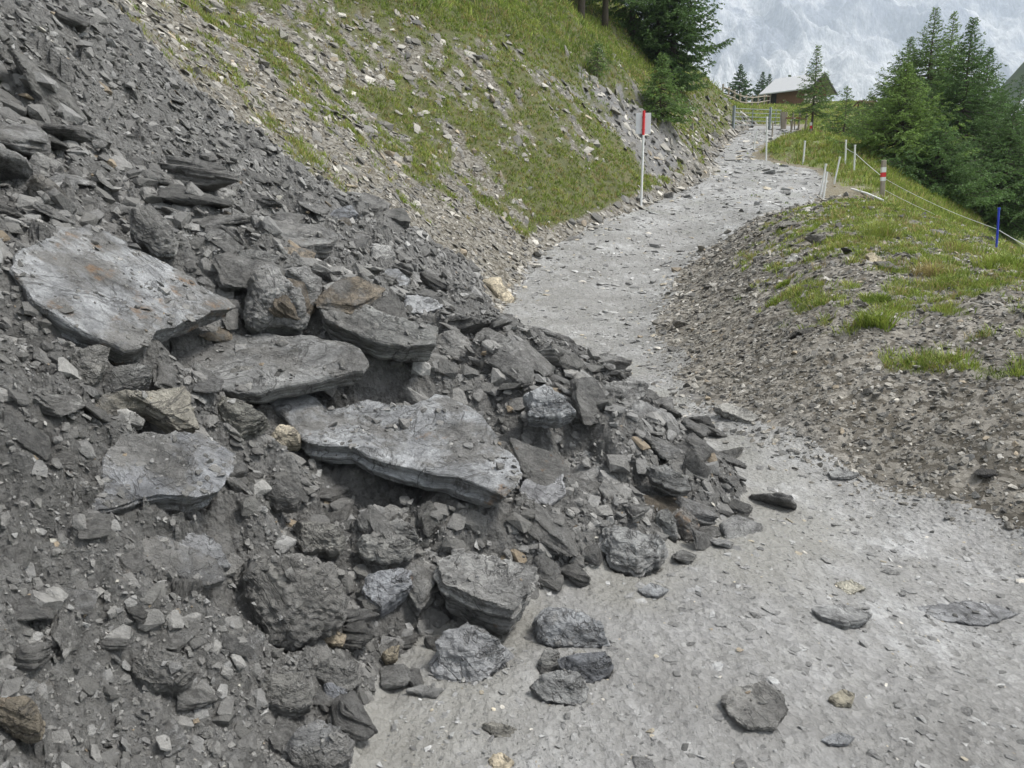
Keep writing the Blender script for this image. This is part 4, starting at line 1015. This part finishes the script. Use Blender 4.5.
# ------------------------------------------------------------------ hut, gate, fences, posts, sign
M_WOOD = plain('brown timber', (.20, .105, .06), .8, 0, .35, 6)
M_WOOD2 = plain('weathered timber', (.30, .26, .21), .85, 0, .3, 8)
M_REDW = plain('red brown board', (.23, .095, .060), .8, 0, .3, 8)
M_ROOF = plain('pale metal roof', (.42, .425, .43), .55, .0, .06, 3)
M_STON = plain('plastered stone', (.46, .42, .35), .9, 0, .25, 5)
M_DRK = plain('dark opening', (.02, .018, .016), .7)
M_GALV = plain('galvanised steel', (.24, .27, .28), .5, .2, .12, 20)
M_WHT = plain('white paint', (.74, .74, .72), .6, 0, .1, 30)
M_RED = plain('red paint', (.62, .03, .035), .55, 0, .12, 30)
M_BLU = plain('blue plastic', (.03, .055, .50), .5, 0, .1, 30)
M_PLT = plain('bare sign back', (.66, .67, .68), .5, .0, .08, 12)
M_WIRE = plain('fence wire', (.62, .63, .64), .5, 0, .1, 30)

def at_depth(px, py, Y):
    d = ray(px, py); return np.array([0, 0, CAM_Z]) + d * (Y / d[1])

def post(kind, base, top, r, mat, label, cat='post', group=None, bands=None, square=False, n=7):
    B = hit(*base); T = at_depth(*top, B[1]); d = Vector(T - B); L = d.length
    root = empty(kind, B, 0, label, cat, group)
    z = d.normalized(); x = (Vector((1, 0, 0)) - z * z.x).normalized(); y = z.cross(x)
    root.rotation_euler = Matrix((x, y, z)).transposed().to_euler()
    bm = bmesh.new()
    if square: bm_box(bm, (0, 0, L / 2 - .1), (r * 2, r * 1.7, L + .2), None, r * .18)
    else: bm_tube(bm, [(0, 0, -.2), (0.004, 0, L * .5), (0, 0, L * .985), (0, 0, L)], [r, r * .97, r * .93, r * .6], n)
    bm_obj('shaft', bm, mat, root)
    for nm, a, b, m in bands or ():
        bm = bmesh.new()
        if square: bm_box(bm, (0, 0, L * (a + b) / 2), (r * 2.12, r * 1.82, L * (b - a)))
        else: bm_tube(bm, [(0, 0, L * a), (0, 0, L * b)], r * 1.12, 12)
        bm_obj(nm, bm, m, root)
    return root, B, L

# trail sign seen from behind
root, B, L = post('trail_sign', (641, 207), (644, 111), .033, M_WHT, 'white pole with red top and grey sign plate on the grass left of the track', 'sign', None, [('red_top', .755, 1.004, M_RED)], n=14)
bm = bmesh.new(); bm_box(bm, (.0, .055, L * .875), (.42, .012, L * .215), None, .004); bm_obj('sign_plate', bm, M_PLT, root)
bm = bmesh.new()
for f in (.81, .94): bm_box(bm, (0, .035, L * f), (.10, .028, .03))
bm_obj('bracket', bm, M_GALV, root)

post('marker_post', (882, 196), (884, 160), .062, M_WOOD2, 'grey wooden post with red and white trail paint by the wire fence', 'post', None,
     [('white_mark', .66, .80, M_WHT), ('red_mark', .53, .655, M_RED), ('white_mark', .42, .525, M_WHT)], True)
post('fence_pole', (996, 250), (999, 208), .017, M_BLU, 'blue plastic fence pole in the grass at right', 'pole', None, [('cap', .96, 1.01, M_BLU)])
post('marker_post', (811, 134), (811, 122), .055, M_WOOD2, 'small stub post with red and white paint at foot of the sparse larch', 'post', None, [('white_mark', .70, .95, M_WHT), ('red_mark', .45, .69, M_RED)], True)
for b, t, r, lab in (((766, 161), (767, 117), .052, 'tallest white pole, at the inside of the bend below the gate'),
                     ((753, 151), (757, 132), .05, 'short leaning white pole at the left edge of the grass mound'),
                     ((772, 137), (773, 122), .06, 'white pole just right of the tallest pole in front of the gate'),
                     ((791, 132), (791, 120), .06, 'thin white pole right of the gate'),
                     ((794.5, 130), (794.5, 118), .06, 'white stake next to the thin pole right of the gate'),
                     ((795, 163), (805, 122), .0, ''),
                     ((803, 163), (805, 141), .052, 'white pole at the right end of the grass mound'),
                     ((820, 197), (826, 164), .042, 'left one of two crossing white poles at the track edge'),
                     ((823, 200), (827, 172), .042, 'right one of two crossing white poles at the track edge'),
                     ((834, 184), (840, 157), .042, 'leaning white pole right of the two crossing poles'),
                     ((845, 165), (846, 140), .048, 'upright white pole in the meadow left of the larches'),
                     ((854, 171), (855, 145), .048, 'white pole beside the larches carrying a wire to its neighbour')):
    if r: post('fence_pole', b, t, r * .72, M_WHT if r != .06 else M_WOOD2, lab, 'pole', None, [('cap', .95, 1.01, M_WHT)])
A, Bq = hit(851, 192), hit(883, 204); bm = bmesh.new()
bm_tube(bm, [tuple(A + [0, 0, .10]), tuple((A + Bq) / 2 + [0, 0, .13]), tuple(Bq + [0, 0, .10])], [.03, .034, .03], 7)
tag(bm_obj('fallen_pole', bm, M_WHT), 'white pole lying on the grass left of the red and white post', 'pole')

def wire(ptsY, lab, r=.011):
    P = [at_depth(x, y, Y) for x, y, Y in ptsY]; bm = bmesh.new(); fine = []
    for a, b in zip(P[:-1], P[1:]):
        for s in np.linspace(0, 1, 8, endpoint=False): q = a + (b - a) * s; q = q - np.array([0, 0, .02 * 4 * s * (1 - s)]); fine.append(tuple(q))
    fine.append(tuple(P[-1])); bm_tube(bm, fine, r, 5); tag(bm_obj('fence_wire', bm, M_WIRE), lab, 'wire')
wire([(884, 178, 25.3), (932, 203, 20), (997, 229, 13.3), (1060, 262, 10.5)], 'upper fence wire running down from the red and white post', .006)
wire([(883, 189, 25.3), (932, 213, 20), (996, 243, 13.3), (1060, 282, 10.5)], 'lower fence wire running down from the red and white post', .006)
wire([(846, 148, 32), (855, 153, 30.8), (884, 178, 25.3)], 'fence wire between the two poles beside the larches', .009)

# metal field gate
g0, g1 = hit(733, 128), hit(781, 128); d = Vector(g1 - g0); d.z = 0; Lg = d.length
root = empty('field_gate', g0, math.atan2(d.y, d.x), 'galvanised five bar metal gate across the track', 'gate')
zz = (g1[2] - g0[2])
def gate_leaf(x0, x1, nm):
    bm = bmesh.new(); f = lambda x: zz * x / Lg
    for k in range(5): h = .18 + .24 * k; bm_tube(bm, [(x0, 0, f(x0) + h), (x1, 0, f(x1) + h)], .022, 6)
    for x in (x0, (x0 + x1) / 2, x1): bm_tube(bm, [(x, 0, f(x) + .12), (x, 0, f(x) + 1.18)], .028, 6)
    bm_obj(nm, bm, M_GALV, root)
gate_leaf(.1, Lg * .72, 'gate_leaf'); gate_leaf(Lg * .755, Lg * .97, 'gate_leaf')
for x in (Lg * .737, 0.0):
    bm = bmesh.new(); bm_box(bm, (x, 0, zz * x / Lg + .55), (.14, .14, 1.5)); bm_obj('gate_post', bm, M_GALV, root)
post('wooden_post', (783, 129), (783, 112), .13, M_WOOD2, 'stout wooden post at right end of the metal gate', 'post', None, [('top', .985, 1.0, M_WOOD2)], True)

def rail_fence(ptsXY, nrail, hgt, mat, lab, pr=.07):
    P = [np.array([x, y, float(Hd(np.array(x), np.array(y)))]) for x, y in ptsXY]
    root = empty('wooden_fence', P[0], 0, lab, 'fence')
    for p in P:
        q = p - P[0]; bm = bmesh.new(); bm_tube(bm, [(*q[:2], q[2] - .2), (q[0] + .03, q[1], q[2] + hgt * 1.12)], [pr, pr * .85], 7); bm_obj('fence_post', bm, mat, root)
    for k in range(nrail):
        h = hgt * (k + .75) / nrail; bm = bmesh.new()
        bm_tube(bm, [tuple(p - P[0] + [0, -pr * .9, h + .03 * ((i * 7 + k) % 3 - 1)]) for i, p in enumerate(P)], pr * .62, 6); bm_obj('rail', bm, mat, root)
    return root
ln = []
for s in np.linspace(0, 1, 9):
    px, Y = 722 + (770 - 722) * s, 74 + 28 * s; dd = ray(px, 100); ln.append((dd[0] * Y / dd[1], Y))
rail_fence(ln, 2, 1.15, M_WOOD2, 'weathered rail fence climbing the meadow to the hut', .10)
a, b = hit(785, 129), hit(806, 132)
rail_fence([tuple(a[:2] + (b[:2] - a[:2]) * s + np.array([0.3, 1.0]) * s) for s in np.linspace(0, 1, 4)], 1, .95, M_REDW, 'red brown rail fence right of the metal gate', .07)
for o in list(bpy.data.objects):
    if o.name.startswith('fence_post') and o.data.materials[0] == M_REDW: o.data.materials[0] = M_WOOD2

# alpine hut
hx = ray(803, 105); hy = 99.0; HP = (hx[0] * hy / hx[1], hy); hz = float(H(np.array(HP[0]), np.array(HP[1]))) - .1
hut = empty('alpine_hut', (HP[0], HP[1], hz), math.radians(40), 'brown timber hut with pale metal roof on the meadow crest', 'hut')
W, D, HW, HR = 5.4, 5.0, 2.1, 3.8
def poly_obj(nm, vs, fs, mat): 
    bm = bmesh.new(); vv = [bm.verts.new(v) for v in vs]
    for f in fs: bm.faces.new([vv[i] for i in f])
    bmesh.ops.recalc_face_normals(bm, faces=bm.faces[:]); return bm_obj(nm, bm, mat, hut)
poly_obj('wall', [(0,0,-1),(W,0,-1),(W,D,-1),(0,D,-1),(0,0,HW),(W,0,HW),(W,D,HW),(0,D,HW),(W/2,0,HR),(W/2,D,HR)],
         [(0,1,5,8,4),(3,2,6,9,7),(0,3,7,4),(1,2,6,5),(4,8,9,7),(8,5,6,9),(0,1,2,3)], M_WOOD)
ov = .75; sl_ = (HR - HW) / (W / 2)
for s in (-1, 1):
    xe = W / 2 + s * (W / 2 + ov); ze = HW - ov * sl_; bm = bmesh.new()
    vs = [(W/2, -1.0, HR + .10), (xe, -1.0, ze + .10), (xe, D + ov, ze + .10), (W/2, D + ov, HR + .10)]
    vv = [bm.verts.new(v) for v in vs] + [bm.verts.new((v[0], v[1], v[2] + .14)) for v in vs]
    for f in ((0,1,2,3),(4,5,6,7),(0,1,5,4),(1,2,6,5),(2,3,7,6),(3,0,4,7)): bm.faces.new([vv[i] for i in f])
    bmesh.ops.recalc_face_normals(bm, faces=bm.faces[:]); rf = bm_obj('roof', bm, M_ROOF, hut)
bm = bmesh.new()
for s in (-1, 1):
    xe = W / 2 + s * (W / 2 + ov)
    bm_box(bm, ((W/2 + xe) / 2, -1.02, (HR + HW - ov * sl_) / 2 + .02), (math.hypot(W/2 + ov, HR - HW + ov * sl_), .06, .26), Matrix.Rotation(s * math.atan2(HR - HW, W / 2), 4, 'Y'))
bm_obj('barge_board', bm, M_DRK, hut)
bm = bmesh.new(); bm_box(bm, (-.03, D - .75, .9), (.08, 1.1, 1.9)); bm_obj('door', bm, M_DRK, hut)
bm = bmesh.new(); bm_box(bm, (W * .5, -.03, .3), (W * .96, .1, 2.2)); bm_obj('stone_base', bm, M_STON, hut)
for x in (W * .3, W * .68):
    bm = bmesh.new(); bm_box(bm, (x, -.05, 2.1), (.7, .1, .75)); o = bm_obj('window', bm, M_DRK, hut)

# cows on the crest
M_COW = plain('brown hide', (.11, .055, .032), .8, 0, .5, 2); M_COWW = plain('horn and muzzle', (.55, .48, .4), .7)
def cow(P, yaw, lab, grazing):
    root = empty('cow', P, yaw, lab, 'cow'); root.scale = (.62, .62, .62)
    V = [(.62,0,1.05),(.2,0,1.0),(-.35,0,1.02),(-.72,0,1.08), (.9,0,1.16 if not grazing else .98),(1.16,0,1.3 if not grazing else .6),(1.42,0,1.18 if not grazing else .28),
         (.58,.17,.72),(.6,.18,.36),(.6,.18,0),(.58,-.17,.72),(.66,-.18,.36),(.64,-.18,0),(-.66,.18,.75),(-.78,.19,.42),(-.7,.19,0),(-.66,-.18,.75),(-.72,-.19,.42),(-.64,-.19,0),(-.86,0,.85),(-.88,0,.45)]
    E = [(0,1),(1,2),(2,3),(0,4),(4,5),(5,6),(0,7),(7,8),(8,9),(0,10),(10,11),(11,12),(3,13),(13,14),(14,15),(3,16),(16,17),(17,18),(3,19),(19,20)]
    Rr = [.30,.36,.37,.29,.20,.15,.09,.11,.065,.055,.11,.065,.055,.13,.07,.055,.13,.07,.055,.04,.03]
    me = bpy.data.meshes.new('t'); me.from_pydata(V, E, []); o = bpy.data.objects.new('t', me); COL.objects.link(o)
    o.modifiers.new('s', 'SKIN'); sd = o.modifiers.new('u', 'SUBSURF'); sd.levels = 2
    for v, r in zip(me.skin_vertices[0].data, Rr): v.radius = (r, r)
    me.skin_vertices[0].data[1].use_root = True
    dg = bpy.context.evaluated_depsgraph_get(); dg.update(); m2 = bpy.data.meshes.new_from_object(o.evaluated_get(dg)); bpy.data.objects.remove(o)
    m2.materials.clear(); m2.materials.append(M_COW); b = bpy.data.objects.new('body', m2); COL.objects.link(b); b.parent = root
    hz_ = 1.38 if not grazing else .70
    for s in (-1, 1):
        bm = bmesh.new(); bm_tube(bm, [(1.14, s * .08, hz_), (1.18, s * .2, hz_ + .07), (1.2, s * .24, hz_ + .16)], [.025, .02, .008], 6); bm_obj('horn', bm, M_COWW, root)
        bm = bmesh.new(); bm_box(bm, (1.08, s * .2, hz_ - .04), (.06, .18, .09), None, .02); bm_obj('ear', bm, M_COW, root)
for px, py, yaw, gz, lab in ((862, 109, 2.9, True, 'brown cow with lowered head on the meadow crest, left of two'), (868.5, 109.5, .3, False, 'brown cow with raised head on the meadow crest, right of two')):
    P = hit(px, py); cow(P, yaw, lab, gz)
# ------------------------------------------------------------------ far mountain, hill, valley, air
def mat_mount():
    q = NT('limestone mountain'); v = q.coord()
    n1 = q.noise(.0022, 9, .62, v, 1.0); n2 = q.noise(.012, 8, .7, q.coord((1, .5, .45))); n3 = q.noise(.03, 6, .7, q.coord((1.2, .55, .5)), .9); n4 = q.noise(.09, 5, .7, q.coord((1.5, .4, .4)))
    rock = q.ramp(n3, [(.3, (.11, .125, .16)), (.55, (.20, .21, .24)), (.75, (.33, .34, .36))])
    sx = q.n('ShaderNodeSeparateXYZ'); q.l(q.n('ShaderNodeNewGeometry').outputs['Position'], sx.inputs[0])
    low = q.ramp(q.math('DIVIDE', sx.outputs[2], 900.), [(.25, .22), (.75, 0.)])
    f = q.math('ADD', q.math('ADD', q.math('MULTIPLY', n1, .7), q.math('MULTIPLY', n2, .35)), low)
    c = q.mix(q.ramp(f, [(.49, 0.), (.58, 1.)]), rock, q.mix(n3, (.36, .365, .375), (.55, .54, .52)))
    c = q.mix(.8, c, q.mix(1.0, c, q.ramp(n4, [(.35, .5), (.65, 1.4)]), 'MULTIPLY'))
    return q.out(c, .95, q.bump(n3, 20, .8, q.bump(n2, 30, .7)), .1)
def build_mountain():
    u = np.linspace(-.25, 1.25, 520); Yg = np.linspace(2300, 4500, 420)
    U, Y = np.meshgrid(u, Yg, indexing='ij'); X = U * 3400 + (U * (Y - 3400)) * .5
    s = (Y - 2300) / 2200
    xs, ys = X / 900., Y / 900.
    wx = xs + .35 * fbm2(xs * 1.5, ys * 1.5, 301, 3)
    rib = 1 - np.abs(fbm2(wx * 2.2, ys * .55, 302, 5)) * 1.6; rib2 = 1 - np.abs(fbm2(wx * 6.5, ys * 1.6, 303, 4)) * 1.5
    Z = -80 + 1250 * smoothstep(-.05, 1.0, s) * (1 + .16 * fbm2(xs * .7, ys * .7, 304, 4)) + (150 * rib ** 2 + 85 * rib2 ** 2 + 60 * fbm2(xs * 9, ys * 9, 305, 4)) * smoothstep(.06, .35, s)
    V = np.stack([X, Y, Z], -1).reshape(-1, 3); na, nr = X.shape
    i, j = np.meshgrid(np.arange(na - 1), np.arange(nr - 1), indexing='ij')
    F = np.stack([i * nr + j, (i + 1) * nr + j, (i + 1) * nr + j + 1, i * nr + j + 1], -1).reshape(-1, 4)
    tag(mesh_np('mountain', V, F, mat_mount(), smooth=True), kind='structure'); return Z.max()
ZTOP = build_mountain()
def build_hill():
    a = np.linspace(300, 760, 180); y = np.linspace(420, 900, 160); X, Y = np.meshgrid(a, y, indexing='ij')
    x0 = .525 * Y; Z = -60 + 95 + 1.0 * softplus(X - x0, 14) * (1 + .15 * fbm2(X / 90, Y / 90, 310, 4)) + 8 * fbm2(X / 40, Y / 60, 311, 4)
    Z = np.where(X < x0, 35 - (x0 - X) * .9 + 6 * fbm2(X / 40, Y / 60, 311, 4), Z)
    V = np.stack([X, Y, Z], -1).reshape(-1, 3); na, nr = X.shape
    i, j = np.meshgrid(np.arange(na - 1), np.arange(nr - 1), indexing='ij')
    F = np.stack([i * nr + j, (i + 1) * nr + j, (i + 1) * nr + j + 1, i * nr + j + 1], -1).reshape(-1, 4)
    q = NT('hill pasture'); v = q.coord(); n = q.noise(.03, 8, .7, v)
    m = q.out(q.ramp(n, [(.35, (.055, .09, .025)), (.6, (.10, .135, .04)), (.75, (.15, .15, .08))]), .9, q.bump(n, 3, .6), .2)
    tag(mesh_np('hills', V, F, m, smooth=True), kind='structure')
build_hill()
q = NT('valley meadow'); n = q.noise(.01, 8, .7, q.coord())
mv = q.out(q.ramp(n, [(.35, (.05, .08, .025)), (.65, (.10, .13, .04))]), .9)
tag(mesh_np('ground', [(-9000, -9000, -75), (9000, -9000, -75), (9000, 9000, -75), (-9000, 9000, -75)], [(0, 1, 2, 3)], mv), kind='structure')

bm = bmesh.new(); bm_box(bm, (0, 0, (ZTOP + 40 - 78) / 2), (18100, 18100, ZTOP + 40 + 78))
hm = bpy.data.materials.new('air'); hm.use_nodes = True; t = hm.node_tree; t.nodes.clear()
pv = t.nodes.new('ShaderNodeVolumePrincipled'); pv.inputs['Density'].default_value = 1.9e-4; pv.inputs['Color'].default_value = (.78, .87, 1, 1); pv.inputs['Anisotropy'].default_value = .2
mo = t.nodes.new('ShaderNodeOutputMaterial'); t.links.new(pv.outputs[0], mo.inputs['Volume'])
tag(bm_obj('haze', bm, hm), kind='stuff')
# ------------------------------------------------------------------ camera, light
cd = bpy.data.cameras.new('camera'); cam = bpy.data.objects.new('camera', cd); COL.objects.link(cam)
cam.location = (0, 0, CAM_Z); cam.rotation_euler = (math.pi / 2 - PITCH, 0, 0)
cd.sensor_width = 36; cd.lens = FPX / 1024 * 36; cd.clip_start = .05; cd.clip_end = 20000
S.camera = cam
w = bpy.data.worlds.new('World'); S.world = w; w.use_nodes = True
nt = w.node_tree; bg = nt.nodes['Background']
sky = nt.nodes.new('ShaderNodeTexSky'); sky.sky_type = 'NISHITA'; sky.sun_disc = False
SUN_EL, SUN_AZ = 60.0, 92.0       # azimuth from +Y clockwise
sky.sun_elevation = math.radians(SUN_EL); sky.sun_rotation = math.radians(SUN_AZ)
sky.air_density = 1.0; sky.dust_density = 3.0
hs = nt.nodes.new('ShaderNodeHueSaturation'); hs.inputs['Saturation'].default_value = .14
nt.links.new(sky.outputs[0], hs.inputs['Color']); nt.links.new(hs.outputs[0], bg.inputs[0])
bg.inputs[1].default_value = .075
sl = bpy.data.lights.new('sun', 'SUN'); sl.energy = 1.5; sl.angle = math.radians(14); sl.color = (1, .97, .92)
so = bpy.data.objects.new('sun', sl); COL.objects.link(so)
a, e = math.radians(SUN_AZ), math.radians(SUN_EL)
dv = Vector((math.sin(a) * math.cos(e), math.cos(a) * math.cos(e), math.sin(e)))
so.rotation_euler = dv.to_track_quat('Z', 'Y').to_euler()
S.view_settings.view_transform = 'Standard'; S.view_settings.look = 'None'
S.view_settings.gamma = 1; S.view_settings.exposure = 1.7
S.cycles.max_bounces = 5; S.cycles.diffuse_bounces = 3; S.cycles.glossy_bounces = 2
S.cycles.volume_bounces = 1; S.cycles.use_denoising = True
